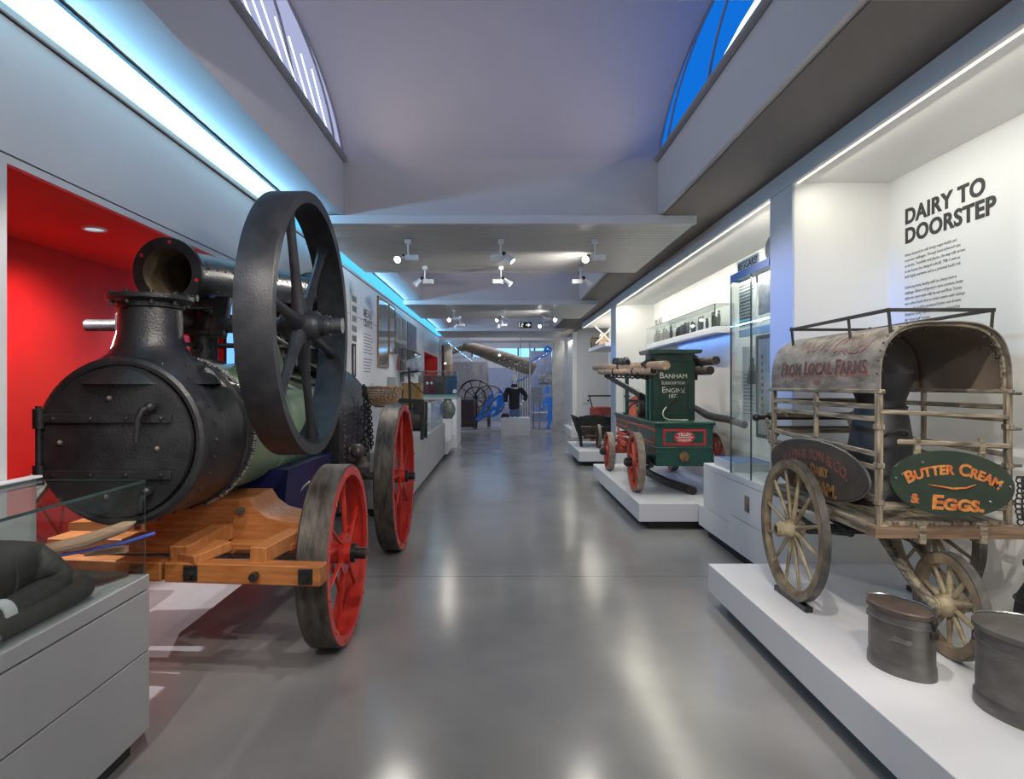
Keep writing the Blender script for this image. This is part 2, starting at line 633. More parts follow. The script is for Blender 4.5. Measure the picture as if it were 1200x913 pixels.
# ================================================================ SETTING
WL, WR, NB = -1.95, 2.0, 2.66
AY0, AY1, AB, AZ = 2.56, 6.41, -2.86, 2.36     # red alcove
struct('floor', MB().box(-4.2, 4.6, -2.5, 27.2, -.1, 0), FLOOR)

# left wall ---------------------------------------------------------
w = MB()
w.box(-2.25, WL, -2.5, 20.45, 2.413, 2.97)               # upper band
w.box(-2.25, WL, -2.5, AY0, 0, 2.405)                    # pier in front of the alcove
w.box(-2.25, WL, AY0, AY1, AZ + .012, 2.405)                    # header
w.box(-2.25, WL, AY1, 16.5, 0, 2.405)
w.box(-2.25, WL, 16.5, 20.0, 0, 1.72)
w.box(-2.25, WL, 16.5, 20.0, 2.33, 2.405)
w.box(-2.25, WL, 20.0, 20.45, 0, 2.405)
w.box(-2.29, -2.25, -2.5, AY0 - .05, 0, 2.97)
w.box(-2.29, -2.25, AY1 + .05, 16.4, 0, 2.97)
struct('wall_left', w, PAINT)
struct('trim_1', MB().box(-2.2, WL - .012, -2.5, 20.45, 2.404, 2.414), DARKGAP)
struct('trim_2', MB().box(WL - .03, WL + .018, -2.5, 20.45, 2.950, 2.985, .004), CEIL)
struct('trim_3', MB().box(WL - .01, WL + .006, -2.5, 20.45, 2.944, 2.950), DARKGAP)
a = MB()
a.box(AB - .05, AB, AY0 - .05, AY1 + .05, 0, AZ + .05)
a.box(AB, WL - .3, AY0 - .05, AY0, 0, AZ + .05)
a.box(AB, WL - .001, AY1, AY1 + .05, 0, AZ + .05)
a.box(AB, WL - .001, AY0, AY1, AZ, AZ + .011)
a.box(AB, -2.26, AY0, AY1, AZ + .01, AZ + .05)
a.box(-2.24, WL - .001, AY0 - .003, AY0, 0, AZ)
struct('wall_alcove', a, REDW)
a = MB()
a.box(-2.35, -2.28, 16.4, 20.1, 1.68, 2.38)
a.box(-2.28, WL - .001, 19.96, 20.0, 1.72, 2.33)
a.box(-2.28, WL - .001, 16.5, 16.54, 1.72, 2.33)
a.box(-2.28, WL - .001, 16.5, 20, 2.30, 2.33)
a.box(-2.28, WL - .001, 16.5, 20, 1.72, 1.74)
struct('wall_niche', a, REDW)
spot((-2.05, 17.0, 2.26), (-2.28, 18.0, 1.9), 9, 90, .4)

# right wall with three recesses -------------------------------------
w = MB()
w.box(WR, 2.03, -2.5, 16.0, 2.88, 3.0)                    # fascia
w.box(WR, NB, 4.45, 4.825, 0, 2.88, .006)                 # pier
w.box(WR, NB, 11.3, 11.8, 0, 2.88, .006)
struct('wall_right', w, PAINT)
n = MB()
n.box(NB, NB + .05, -2.5, 16.0, 0, 2.95)
n.box(2.03, NB, -2.5, 4.45, 2.88, 2.93)
n.box(2.03, NB, 4.825, 11.3, 2.88, 2.93)
n.box(2.03, NB, 11.8, 16.0, 2.88, 2.93)
n.box(2.012, NB, 4.445, 4.45, 0, 2.88)
n.box(2.012, NB, 11.295, 11.3, 0, 2.88)
struct('wall_recess', n, NICHEW)
w = MB()
w.box(2.125, 4.5, 18.1, 18.2, 0, 3.05)
w.box(4.4, 4.5, 15, 18.2, 0, 3.05)
struct('wall_end', w, PAINT)
w = MB()
w.box(2.12, 2.6, 18.2, 20.5, 0, 3.0)
w.box(WR, 2.12, 18.1, 18.16, 0, 2.95)
w.box(WR - .03, 2.14, 18.25, 20.4, 0, .22)
struct('wall_niche', w, NICHEW)
# shell around the far end of the hall; left open behind the camera
w = MB()
w.box(4.5, 4.6, 14.9, 27.2, 0, 4.2)
w.box(-4.2, -4.1, 20.5, 27.2, 0, 4.2)
w.box(-4.2, 4.6, 27.0, 27.1, 0, 2.62)
w.box(-4.2, 4.6, 27.0, 27.1, 2.98, 4.2)
w.box(-4.2, -1.2, 27.0, 27.1, 2.6, 3.0)
w.box(2.4, 4.6, 27.0, 27.1, 2.6, 3.0)
w.box(-4.2, -2.29, 20.5, 20.55, 0, 4.2)
w.box(2.6, 4.6, 20.5, 20.55, 0, 4.2)
w.box(2.7, 4.5, 14.9, 14.95, 0, 3.1)
struct('wall_back', w, PAINT)
# ceiling --------------------------------------------------------------
c = MB()
c.box(-1.77, -1.45, -2.5, 20.5, 3.04, 3.10)               # flat soffit left
c.box(-1.47, -1.43, -2.5, 20.5, 3.03, 3.53)               # sides of the rooflight wells
c.box(1.43, 1.47, -2.5, 20.5, 3.03, 3.53)
c.box(-2.3, -1.77, -2.5, 20.5, 3.07, 3.10)
c.box(-2.3, -2.2, -2.5, 20.5, 2.9, 3.10)
WELLS = [(-2.4, .05), (2.45, 5.9), (8.45, 11.85), (14.4, 17.75)]
for y0, y1 in WELLS:
    c.box(-1.43, 1.43, y1 - .002, y1 + .05, 2.952, 3.552)
    c.box(-1.43, 1.43, y0 - .05, y0, 2.98, 3.55)
    c.box(-2.4, 2.4, y1 + .15, y1 + .2, 3.5, 5.5)
    c.box(-1.5, 1.5, y1, y1 + .2, 3.50, 3.552)
    c.box(-2.4, 2.4, y0 - .2, y0 - .15, 3.5, 5.5)
    c.box(-1.5, 1.5, y0 - .2, y0, 3.50, 3.55)
    c.box(-2.4, 2.4, y0 - .2, y1 + .2, 5.4, 5.5)
for y0, y1 in [(.05, 2.45), (5.9, 8.45), (11.85, 14.4), (17.75, 20.5)]:
    c.box(-1.47, 1.47, y0 + .1, y1 - .1, 3.06, 3.12)
c.box(-4.2, 4.6, 20.6, 27.2, 4.1, 4.2)
c.box(2.08, 4.6, 14.95, 20.5, 3.05, 3.1)
c.box(1.43, 2.7, 20.4, 20.6, 3.0, 4.2)
c.box(-4.2, -1.43, 20.4, 20.6, 3.0, 4.2)
c.box(-1.43, 1.43, 20.5, 20.6, 3.0, 4.2)
struct('ceiling', c, CEIL)
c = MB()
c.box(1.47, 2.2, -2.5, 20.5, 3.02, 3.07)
struct('ceiling', c, SHADEDSOF)
for y0, y1 in [(.05, 2.45), (5.9, 8.45), (11.85, 14.4), (17.75, 20.4)]:
    s = MB()
    s.box(-1.77, 1.76, y0, y0 + .03, 2.95, 3.03)
    s.box(-1.77, 1.76, y1 - .03, y1, 2.95, 3.03)
    k = int((y1 - y0 - .06) / .105)
    for i in range(k):
        q = y0 + .03 + (y1 - y0 - .06) * i / k
        s.box(-1.77, 1.76, q + .004, q + (y1 - y0 - .06) / k - .004, 2.953, 2.975, .003)
    s.box(-1.77, 1.76, y0 + .01, y1 - .01, 2.972, 3.0)
    struct('ceiling', s, SLAT)
    struct('trim_13', MB().box(-1.77, 1.765, y0 - .05, y0 + .005, 2.945, 3.025, .003), PAINT)
led = MB()
for y0, y1 in ((-1.2, 4.44), (4.84, 11.28), (11.82, 15.98)):
    led.box(2.031, 2.041, y0, y1, 2.874, 2.880)
struct('trim_12', led, LEDW)
# grey ledges under the rooflight glazing
for sx in (-1, 1):
    t = MB()
    for y0, y1 in WELLS:
        t.tube([(sx * 1.425, y0, 3.545), (sx * 1.425, y1 + .12, 3.545)], .032, 10)
    struct('trim_4' if sx < 0 else 'trim_5', t, GREYTRIM)


def glaz_x(z):
    return 1.47 + .13 * (z - 3.55) + .14 * (z - 3.55) ** 2


def glaz_y(z):
    return 0


for sx, mt in ((-1, GLAZL), (1, GLAZR)):
    g = MB()
    for y0, y1 in WELLS:
        zs = [3.55 + 1.9 * i / 10 for i in range(11)]
        for i in range(10):
            za, zb = zs[i], zs[i + 1]
            vs = [g.bm.verts.new((sx * glaz_x(z_), y_, z_)) for z_, y_ in ((za, y0 - .15), (zb, y0 - .15), (zb, y1 + .15), (za, y1 + .15))]
            g.bm.faces.new(vs)
    o = struct('window_1' if sx < 0 else 'window_2', g, mt)
    r = MB()
    for y0, y1 in WELLS:
        for yy in (y1 + .12, y1 - .18, y1 - 1.3, y1 - 2.4):
            if yy < y0:
                continue
            r.tube([(sx * (glaz_x(3.55 + 1.9 * i / 10) - .015), yy, 3.55 + 1.9 * i / 10) for i in range(11)], .010, 6)
    struct('trim_6' if sx < 0 else 'trim_7', r, GREYTRIM)
    p = MB()
    for y0, y1 in WELLS[1:2]:
        if sx > 0:
            vs = [p.bm.verts.new((sx * (glaz_x(z_) - .02), y_, z_)) for z_, y_ in ((3.60, 2.6), (3.82, 2.6), (3.72, 4.0), (3.60, 4.6))]
            p.bm.faces.new(vs)
        else:
            for k in range(11):
                ya = 2.7 + .28 * k
                p.tube([(sx * (glaz_x(3.62 + .01 * k) - .03), ya, 3.62), (sx * (glaz_x(3.9) - .03), ya - .35, 3.80 + .02 * k)], .006, 6)  # glowing streaks drawn as the reflections on the left glazing
    struct('glazing_reflections' if sx < 0 else 'window_4', p, GLAZW)
# luminous slot above the left wall
s = MB()
s.prism([(-1.785, 3.055), (-2.12, 2.92), (-2.125, 2.93), (-1.79, 3.065)], 'xz', -2.4, 5.9)
struct('window_5', s, SLOT)
s = MB()
s.prism([(-1.785, 3.055), (-2.12, 2.92), (-2.125, 2.93), (-1.79, 3.065)], 'xz', 5.905, 20.4)
struct('window_8', s, SLOTB)
t = MB()
t.box(-1.785, -1.765, -2.4, 20.4, 3.03, 3.05)
for yy in (1.2, 3.55, 5.9, 8.2, 10.6, 12.9, 15.3, 17.6):
    t.box(-2.03, -1.985, yy, yy + .035, 2.96, 3.02)
struct('trim_8', t, DARKGAP)
# skirting shadow line along the recessed plinth wall
struct('baseboard_left', MB().box(WL, WL + .012, AY1 + .06, 20.4, 0, .09), GREYTRIM)

# ------------------------------------------------------ glass wall across the far end
fr = MB()
fr.box(-1.95, 2.0, 20.46, 20.54, 2.80, 2.88)
fr.box(-1.95, 2.0, 20.46, 20.54, 0, .05)
fr.box(-1.95, -1.88, 20.46, 20.54, 0, 2.8)
for px in (621, 648.5):
    x = (px - 587) * 20.5 / 760
    fr.box(x - .02, x + .02, 20.46, 20.54, .05, 2.8)
struct('trim_9', fr, M('aluminium_frame', (.40, .41, .43), None, .35, metal=.5))
struct('trim_10', MB().box(1.62, 2.0, 20.42, 20.6, 0, 2.8), M('marbled_grey_panel', (.30, .31, .33), (.42, .42, .44), .4, scale=5))
g = MB()
g.box(-1.88, .90, 20.495, 20.505, .05, 2.80)
g.box(.94, 1.62, 20.495, 20.505, .05, 2.80)
struct('window_6', g, glass('glass_wall', (.80, .84, .88), .9))
c = MB()
c.box(-1.2, 2.4, 27.02, 27.06, 2.62, 2.98)
struct('window_7', c, SKYW)
t = MB()
for x in (-1.2, -.35, .72, 1.4, 2.0, 2.4):
    t.box(x - .03, x + .03, 26.98, 27.04, 2.6, 3.0)
struct('trim_11', t, BLK)
# ================================================================ CEILING FIXTURES


def track_light(loc, aimdir, label, watts, lit, target=None):
    """white mount, stem, driver box and a tilting head"""
    x, y, z = loc
    t = thing('ceiling_spotlight', label, 'light', loc, 'spotlights under the slatted ceiling')
    MB().box(x - .03, x + .03, y - .03, y + .03, z - .045, z, .005).build('mount', WHITEP, t)
    MB().cyl((x, y, z - .045), (x, y, z - .17), .008, 10).build('stem', WHITEP, t)
    d = Vector(aimdir).normalized()
    side = -1 if d.x > 0 else 1
    MB().box(x + side * .04 - .065, x + side * .04 + .065, y - .03, y + .03, z - .215, z - .160, .005).build('driver_box', WHITEP, t)
    h = Vector((x - side * .085, y - .02, z - .195))
    MB().bar((x - side * .02, y, z - .18), h, .014, .014).build('bracket', WHITEP, t)
    b = MB()
    b.lathe([(0, -.06), (.016, -.06), (.02, -.025), (.03, .015), (.038, .048), (.034, .048), (.028, .024), (0, .024)], h, d, 20)
    hd = b.build('lamp_head', WHITEP, t)
    MB().disc(h - d * .056, d, .017, -.035, .0).build('heat_sink', BLK, hd)
    MB().disc(h, d, .031, .027, .035).build('lens', LENS if lit else STEELM, hd)
    l = bpy.data.lights.new('spot_lamp', 'SPOT')
    l.energy = watts
    l.color = WARM
    l.spot_size = rad(64)
    l.spot_blend = .5
    l.shadow_soft_size = .02
    lo = bpy.data.objects.new('spot_lamp', l)
    COL.objects.link(lo)
    lo.location = h + d * .06
    lo.rotation_euler = (Vector(target) - lo.location if target else d).to_track_quat('-Z', 'Y').to_euler()
    return t


track_light((-.93, 6.5, 2.95), (-.35, -1, -.55), 'lit white spotlight in the nearest row, above the flywheel side, beam towards us', 60, True, (-1.35, 4.3, 1.0))
track_light((0, 6.5, 2.95), (.8, -.2, -.75), 'white spotlight in the middle of the nearest row, its head turned right', 55, True, (1.7, 7.4, .8))
track_light((.94, 6.5, 2.95), (-.4, -1, -.5), 'bright white spotlight at the right of the nearest row', 55, True, (2.0, 3.6, .9))
track_light((-.94, 8.0, 2.95), (-.7, .3, -.6), 'white spotlight at the left of the second row, head turned to the wall', 45, False, (-1.7, 9.5, 1.2))
track_light((0, 8.0, 2.95), (.8, -.1, -.7), 'white spotlight in the middle of the second row, its head turned right', 45, True, (1.9, 8.6, .7))
track_light((.98, 8.0, 2.95), (.7, .4, -.7), 'unlit-looking white spotlight at the right of the second row', 45, False, (1.9, 9.3, .8))
track_light((-.91, 12.6, 2.95), (-.2, -1, -.5), 'lit white spotlight at the left of the third row', 40, True, (-1.5, 10.6, .9))
track_light((.03, 12.6, 2.95), (-.6, -.6, -.6), 'small white spotlight in the middle of the third row, dark back to us', 35, True, (-1.3, 11.5, 1.0))
track_light((.96, 12.6, 2.95), (.1, -1, -.5), 'lit white spotlight at the right of the third row', 40, True, (1.8, 12.9, .6))
track_light((-.88, 13.9, 2.95), (-.7, .4, -.6), 'white spotlight at the left of the fourth row, head turned to the wall', 35, False, (-1.6, 15.4, 1.2))
track_light((.03, 13.9, 2.95), (0, .6, -.7), 'white spotlight in the middle of the fourth row, beside the exit sign', 40, False, (.1, 18.8, .9))
track_light((.92, 13.9, 2.95), (-.1, -1, -.6), 'lit white spotlight at the right of the fourth row', 40, True, (2.5, 17.8, 1.2))
# exit sign
t = thing('exit_sign', 'small black hanging exit sign with a white running figure and arrow', 'sign', at(615, 381, 16.2))
q = at(615, 381, 16.2)
p = MB()
p.box(q.x - .17, q.x + .17, 16.18, 16.22, q.z - .075, q.z + .075, .004)
p.build('sign_panel', SIGN, t)
p = MB()
p.tube([(q.x - .1, 16.19, q.z + .17 + 3.05 - 2.95), (q.x - .1, 16.19, q.z + .07)], .004, 6)
p.tube([(q.x + .1, 16.19, q.z + .17 + 3.05 - 2.95), (q.x + .1, 16.19, q.z + .07)], .004, 6)
p.build('hanger', SIGN, t)
p = MB()
p.prism([(q.x + .03, q.z - .015), (q.x + .08, q.z - .015), (q.x + .08, q.z - .05), (q.x + .145, q.z), (q.x + .08, q.z + .05), (q.x + .08, q.z + .015), (q.x + .03, q.z + .015)], 'xz', 16.174, 16.18)
p.build('arrow', SIGNW, t)
p = MB()
p.box(q.x - .15, q.x - .135, 16.174, 16.18, q.z - .055, q.z + .055)
p.box(q.x - .15, q.x - .105, 16.174, 16.18, q.z + .045, q.z + .055)
p.disc((q.x - .055, 16.177, q.z + .04), (0, 1, 0), .013, -.003, .003, 12)
p.tube([(q.x - .06, 16.177, q.z + .02), (q.x - .075, 16.177, q.z - .015), (q.x - .055, 16.177, q.z - .055)], .008, 6)
p.tube([(q.x - .075, 16.177, q.z - .015), (q.x - .105, 16.177, q.z - .045)], .008, 6)
p.tube([(q.x - .09, 16.177, q.z + .0), (q.x - .065, 16.177, q.z + .018), (q.x - .03, 16.177, q.z + .005)], .006, 6)
p.build('running_figure', SIGNW, t)
# recessed downlight in the red alcove
for i, (x, y) in enumerate([(-2.25, 3.59)]):
    t = thing('recessed_downlight', 'round recessed downlight with a white ring in the red alcove ceiling', 'light', (x, y, AZ))
    MB().ring((x, y, AZ), (0, 0, 1), .048, .062, -.008, .002).build('trim_ring', WHITEP, t)
    MB().disc((x, y, AZ), (0, 0, 1), .046, -.003, .001).build('lens', emit('downlight_glow', (.75, .85, 1), .7), t)
# ================================================================ PORTABLE STEAM ENGINE (left)
XC, ZC = -1.75, 1.235
ENG = thing('portable_steam_engine', 'black and green portable steam engine with big flywheel and red-spoked iron wheels', 'steam engine', (XC, 4.6, 0))


def rivet_ring(b, y, r, n, rr, a0=0, a1=2 * PI):
    for i in range(n):
        a = a0 + (a1 - a0) * i / n
        b.ball((XC + math.cos(a) * r, y, ZC + math.sin(a) * r), rr, 7)


# smokebox
b = MB()
Rs = .395
b.lathe([(.345, 2.985), (.355, 2.972), (.372, 2.968), (.388, 2.978), (Rs, 3.0), (Rs, 3.54), (.30, 3.54)], (XC, 0, ZC), (0, 1, 0), 64)
rivet_ring(b, 3.085, Rs, 30, .011)
b.lathe([(Rs, 3.46), (Rs + .012, 3.463), (Rs + .012, 3.53), (Rs, 3.535)], (XC, 0, ZC), (0, 1, 0), 64)
rivet_ring(b, 3.495, Rs + .012, 32, .011)
SB = b.build('smokebox', CASTBLK, ENG)
b = MB()
for i in range(90):                                       # flaking pale seam between smokebox and barrel
    a = -1.2 + 3.0 * i / 90 + rng.uniform(-.01, .01)
    r = Rs + .012
    b.box(-.012, .012, -.007, .007, -.002, .004, 0, Matrix.Translation((XC + math.cos(a) * r, 3.534 + rng.uniform(-.006, .004), ZC + math.sin(a) * r)) @ Matrix.Rotation(-a, 4, 'Y'))
b.build('flaking_seam', M('chalky_seam', (.30, .30, .29), (.50, .50, .48), .8, scale=40), SB)
# door
b = MB()
b.lathe([(0, 2.958), (.31, 2.958), (.343, 2.962), (.349, 2.975), (.349, 2.99)], (XC - .01, 0, ZC - .003), (0, 1, 0), 64)
DOOR = b.build('smokebox_door', CASTBLK, ENG)
for z in (1.342, 1.085):
    b = MB()
    b.box(-2.115, -1.50, 2.940, 2.958, z - .021, z + .021, .004)
    b.cyl((-2.10, 2.945, z - .045), (-2.10, 2.945, z + .045), .024, 14)
    for x in (-2.03, -1.86, -1.70, -1.54):
        b.ball((x, 2.939, z), .010, 8)
    b.build('hinge_strap', CASTBLK, DOOR)
MB().cyl((-2.10, 2.945, 1.05), (-2.10, 2.945, 1.40), .013, 12).build('hinge_pin', CASTBLK, DOOR)
b = MB()
b.ball((-1.585, 2.925, 1.395), .024, 12)
b.tube([(-1.585, 2.925, 1.395), (-1.605, 2.905, 1.385), (-1.622, 2.90, 1.35), (-1.632, 2.90, 1.24)], [.016, .016, .014, .012], 10)
b.cyl((-1.585, 2.93, 1.395), (-1.585, 2.96, 1.395), .018, 12)
b.build('door_handle', CASTBLK, DOOR)
b = MB()
b.ball((-1.60, 2.925, 1.015), .024, 12)
b.tube([(-1.60, 2.925, 1.015), (-1.615, 2.91, .98), (-1.62, 2.91, .93)], [.014, .014, .010], 10)
b.cyl((-1.60, 2.93, 1.015), (-1.60, 2.96, 1.015), .018, 12)
b.build('door_handle', CASTBLK, DOOR)
b = MB()
for x, z in ((-1.785, 1.435), (-2.01, 1.232), (-1.567, 1.205), (-1.80, .985)):
    b.ball((x, 2.955, z), .013, 8)
b.build('door_bolt', IRON, DOOR)
# barrel with lagging bands
b = MB()
b.lathe([(.30, 3.52), (.392, 3.53), (.392, 5.27), (.30, 5.27)], (XC, 0, ZC), (0, 1, 0), 64)
BAR = b.build('boiler_barrel', GREENB, ENG)
for y in (4.28, 5.16):
    MB().ring((XC, 0, ZC), (0, 1, 0), .389, .398, y - .03, y + .03, 64).build('barrel_band', GREENB, BAR)
MB().ring((XC, 0, ZC), (0, 1, 0), .389, .402, 3.54, 3.585, 64).build('barrel_band', BLK, BAR)
# firebox
b = MB()
prof = [(-2.19, .45), (-1.31, .45), (-1.31, ZC)] + [(XC + .44 * math.cos(PI * i / 20), ZC + .44 * math.sin(PI * i / 20)) for i in range(1, 20)] + [(-2.19, ZC)]
b.prism(prof, 'xz', 5.25, 6.5)
nf0 = len(b.bm.faces)
for i in range(17):
    b.ball((-1.308, 5.42, .62 + i * .045), .008, 6)
    b.ball((-1.308, 5.82, .62 + i * .045), .010, 6)
for i in range(10):
    b.ball((-1.308, 5.45 + i * .1, 1.26), .008, 6)
    b.ball((-1.308, 5.45 + i * .1, 1.05), .008, 6)
for i in range(22):
    a = PI * i / 44
    for y in (5.30, 5.85, 6.44):
        b.ball((XC + .442 * math.cos(a), y, ZC + .442 * math.sin(a)), .009, 6)
FBX = b.build('firebox', CASTBLK, ENG, 30)
FBX.data.materials.append(STEELM)  # brighter rivet material stands in for their specular glints
for p_ in FBX.data.polygons:
    if p_.index >= nf0:
        p_.material_index = 1
# ash pan
b = MB()
b.prism([(-2.12, .95), (-1.36, .95), (-1.42, .42), (-2.06, .42)], 'xz', 4.15, 5.24)
b.box(-1.50, -1.38, 4.1, 4.16, .60, .72, .004)
b.build('ash_pan', BLUEP, ENG)
b = MB()
b.tube([(-1.5, 4.05, .62), (-1.36, 4.6, .80)], .013, 8)
b.build('ash_pan_lever', IRON, ENG)
# chimney base on the smokebox
b = MB()
b.lathe([(.33, 1.50), (.285, 1.565), (.232, 1.612), (.188, 1.645), (.160, 1.69), (.147, 1.75), (.143, 1.870), (.156, 1.877), (.158, 1.898), (.186, 1.903), (.198, 1.915), (.198, 1.935), (.13, 1.938), (.12, 1.89), (0, 1.87)], (XC, 3.24, 0), (0, 0, 1), 48)
for i in range(10):
    a = 2 * PI * i / 10 + .2
    b.cyl((XC + math.cos(a) * .173, 3.24 + math.sin(a) * .173, 1.885), (XC + math.cos(a) * .173, 3.24 + math.sin(a) * .173, 1.950), .011, 8)
rivs = 14
for i in range(rivs):
    a = 2 * PI * i / rivs
    b.ball((XC + math.cos(a) * .262, 3.24 + math.sin(a) * .262, 1.59), .011, 7)
b.build('chimney_base', CASTBLK, ENG)
# chimney folded down towards the rear
c0, c1 = Vector((-1.75, 3.40, 2.085)), Vector((-1.725, 6.12, 2.36))
CL = (c1 - c0).length
ax = (c1 - c0).normalized()
b = MB()
b.lathe([(.130, 0), (.182, 0), (.184, .02), (.178, .03), (.136, .04), (.118, CL - .02), (.108, CL - .02), (.126, .03)], c0, ax, 48, True)
b.lathe([(.118, CL - .30), (.175, CL - .24), (.192, CL - .06), (.192, CL - .02), (.115, CL - .02)], c0, ax, 40, True)
b.box(-1.80, -1.70, 3.38, 3.48, 1.93, 1.955, .006)
b.cyl((-1.86, 3.42, 1.952), (-1.60, 3.42, 1.952), .018, 12)
for i in range(22):
    b.ball(c0 + ax * (.08 + i * .11) + Vector((.131 - .0007 * i, 0, .03)), .008, 6)
CH = b.build('chimney', CASTBLK, ENG)
b = MB()
b.lathe([(.1295, .004), (.121, .05), (.114, .6), (.112, 1.2), (0, 1.2)], c0, ax, 40)
b.build('sooty_lining', RUST, CH)
u_, w_, _a = basis(ax)
b = MB()
for ang in (.6, 1.7, 3.4, 5.2):
    p = c0 + (u_ * math.cos(ang) + w_ * math.sin(ang)) * .158
    b.disc(p, ax, .010, -.003, .004, 10)
b.build('bolt_hole', M('red_bolt_hole', (.5, .02, .03), None, .5), CH)
# crankshaft, flywheel
CY, CZ = 3.71, 1.835
b = MB()
b.cyl((-2.37, CY, CZ), (-1.92, CY, CZ), .034, 18)
b.cyl((-1.60, CY, CZ), (-.915, CY, CZ), .043, 18)
b.cyl((-1.90, CY + .05, CZ + .13), (-1.62, CY + .05, CZ + .13), .035, 14)
for x in (-1.91, -1.61):
    b.bar((x, CY - .02, CZ - .07), (x, CY + .06, CZ + .17), .05, .09, .008, (1, 0, 0))
b.build('crankshaft', CASTBLK, ENG)
FR = .738
b = MB()
b.lathe([(FR - .062, -1.052), (FR - .004, -1.05), (FR, -1.056), (FR, -1.232), (FR - .045, -1.236), (FR - .05, -1.16), (FR - .058, -1.09)], (0, CY, CZ), (1, 0, 0), 96, True)
FW = b.build('flywheel', WHEELBLK, ENG)
b = MB()
b.lathe([(.045, -1.25), (.07, -1.245), (.082, -1.22), (.085, -1.14), (.082, -1.065), (.072, -1.04), (.062, -1.03), (.060, -.995), (.045, -.99)], (0, CY, CZ), (1, 0, 0), 32)
b.build('hub', WHEELBLK, FW)
for k in range(6):
    a = rad(19) + k * PI / 3
    d = Vector((0, -math.sin(a), math.cos(a)))
    tn = Vector((0, math.cos(a), math.sin(a)))
    b = MB()
    pts = []
    for i in range(9):
        f = i / 8
        rr_ = .07 + f * (FR - .045 - .07)
        pts.append(Vector((-1.145, CY, CZ)) + d * rr_)
    b.tube(pts, [.052, .038, .030, .027, .026, .025, .026, .029, .040], 14)
    b.build('spoke', WHEELBLK, FW, 60)
b = MB()
b.cyl((-.98, CY, CZ), (-.975, CY, CZ), .05, 20)
b.ring((-.995, CY, CZ), (1, 0, 0), .043, .055, -.02, .02, 24)
b.build('collar', STEELM, FW)
b = MB()
b.cyl((-.975, CY, CZ), (-.905, CY, CZ), .0445, 20)
b.build('shaft_end', STEELM, FW)
# crank brackets (green) and plummer blocks
for x in (-1.36, -2.14):
    b = MB()
    b.prism([(3.46, 1.46), (3.64, 1.80), (3.66, 1.86), (3.82, 1.86), (3.84, 1.80), (3.98, 1.66), (4.10, 1.50), (4.02, 1.47), (3.86, 1.58), (3.74, 1.72), (3.66, 1.66), (3.56, 1.46)], 'yz', x - .018, x + .018)
    b.build('crank_bracket', GREENB, ENG)
    b = MB()
    b.box(x - .04, x + .04, 3.65, 3.83, 1.78, 1.905, .012)
    b.cyl((x, 3.685, 1.90), (x, 3.685, 1.935), .012, 8)
    b.cyl((x, 3.795, 1.90), (x, 3.795, 1.935), .012, 8)
    b.build('bearing', BLK, ENG)
# regulator / safety valve pedestal just behind the chimney base
px_, py_ = -1.80, 3.93
b = MB()
b.lathe([(.13, 1.58), (.115, 1.64), (.080, 1.645), (.078, 1.76), (.083, 1.79), (.12, 1.795), (.125, 1.815), (.09, 1.825), (0, 1.83)], (px_, py_, 0), (0, 0, 1), 28)
b.ring((px_, py_ - .079, 1.715), (0, 1, 0), .018, .030, -.006, .006, 20)
b.build('valve_pedestal', CASTBLK, ENG)
b = MB()
b.box(px_ - .115, px_ - .035, py_ - .05, py_ + .07, 1.82, 1.985, .008)
b.lathe([(0, 1.82), (.075, 1.82), (.075, 1.93), (.055, 1.965), (.03, 1.98), (.03, 2.015), (0, 2.015)], (px_ + .03, py_, 0), (0, 0, 1), 20)
b.cyl((px_ + .03, py_, 1.88), (px_ + .20, py_ + .02, 1.87), .05, 14)
b.build('safety_valve', BLKMAT, ENG)
b = MB()
b.tube([(-2.00, 3.86, 1.60), (-2.00, 3.86, 1.78), (-1.98, 3.87, 1.83), (-1.93, 3.89, 1.86), (-1.86, 3.92, 1.86)], .055, 14)
b.build('elbow_pipe', BLKMAT, ENG)
b = MB()
b.tube([(-1.93, 3.62, 1.69), (-1.83, 3.62, 1.69)], .075, 20)
b.build('handwheel_boss', BLKMAT, ENG)
b = MB()
b.tube([(-1.78, 3.95, 1.735), (-1.55, 4.1, 1.74), (-1.45, 4.5, 1.75)], .016, 8)
b.tube([(-1.95, 3.7, 1.735), (-1.80, 3.9, 1.735)], .012, 8)
b.tube([(-1.78, 3.98, 1.86), (-1.62, 4.2, 1.87), (-1.56, 4.8, 1.87)], .045, 12)
b.build('steam_pipe', BLKMAT, ENG)
# cylinder block, motion work
b = MB()
b.box(-1.78, -1.42, 4.86, 5.45, 1.60, 1.96, .02)
b.cyl((-1.60, 4.80, 1.80), (-1.60, 5.52, 1.80), .15, 24)
b.ring((-1.60, 4.80, 1.80), (0, 1, 0), .05, .17, -.025, .02, 28)
for i in range(8):
    a = 2 * PI * i / 8
    b.ball((-1.60 + .14 * math.cos(a), 4.772, 1.80 + .14 * math.sin(a)), .013, 6)
b.box(-1.44, -1.36, 4.9, 5.4, 1.66, 1.90, .01)
b.build('cylinder_block', CASTBLK, ENG)
b = MB()
b.box(-1.66, -1.54, 4.10, 4.78, 1.69, 1.715, .004)
b.box(-1.66, -1.54, 4.10, 4.78, 1.885, 1.91, .004)
b.box(-1.67, -1.63, 4.06, 4.12, 1.62, 1.91, .004)
b.build('slide_bar', STEELM, ENG)
b = MB()
b.tube([(-1.76, CY + .05, CZ + .13), (-1.68, 4.0, 1.90), (-1.60, 4.35, 1.80)], [.028, .024, .022], 10)
b.tube([(-1.60, 4.35, 1.80), (-1.60, 4.8, 1.80)], .018, 10)
b.tube([(-1.45, CY, CZ + .03), (-1.42, 4.3, 1.76), (-1.40, 4.9, 1.77)], .014, 8)
b.build('connecting_rod', STEELM, ENG)
b = MB()
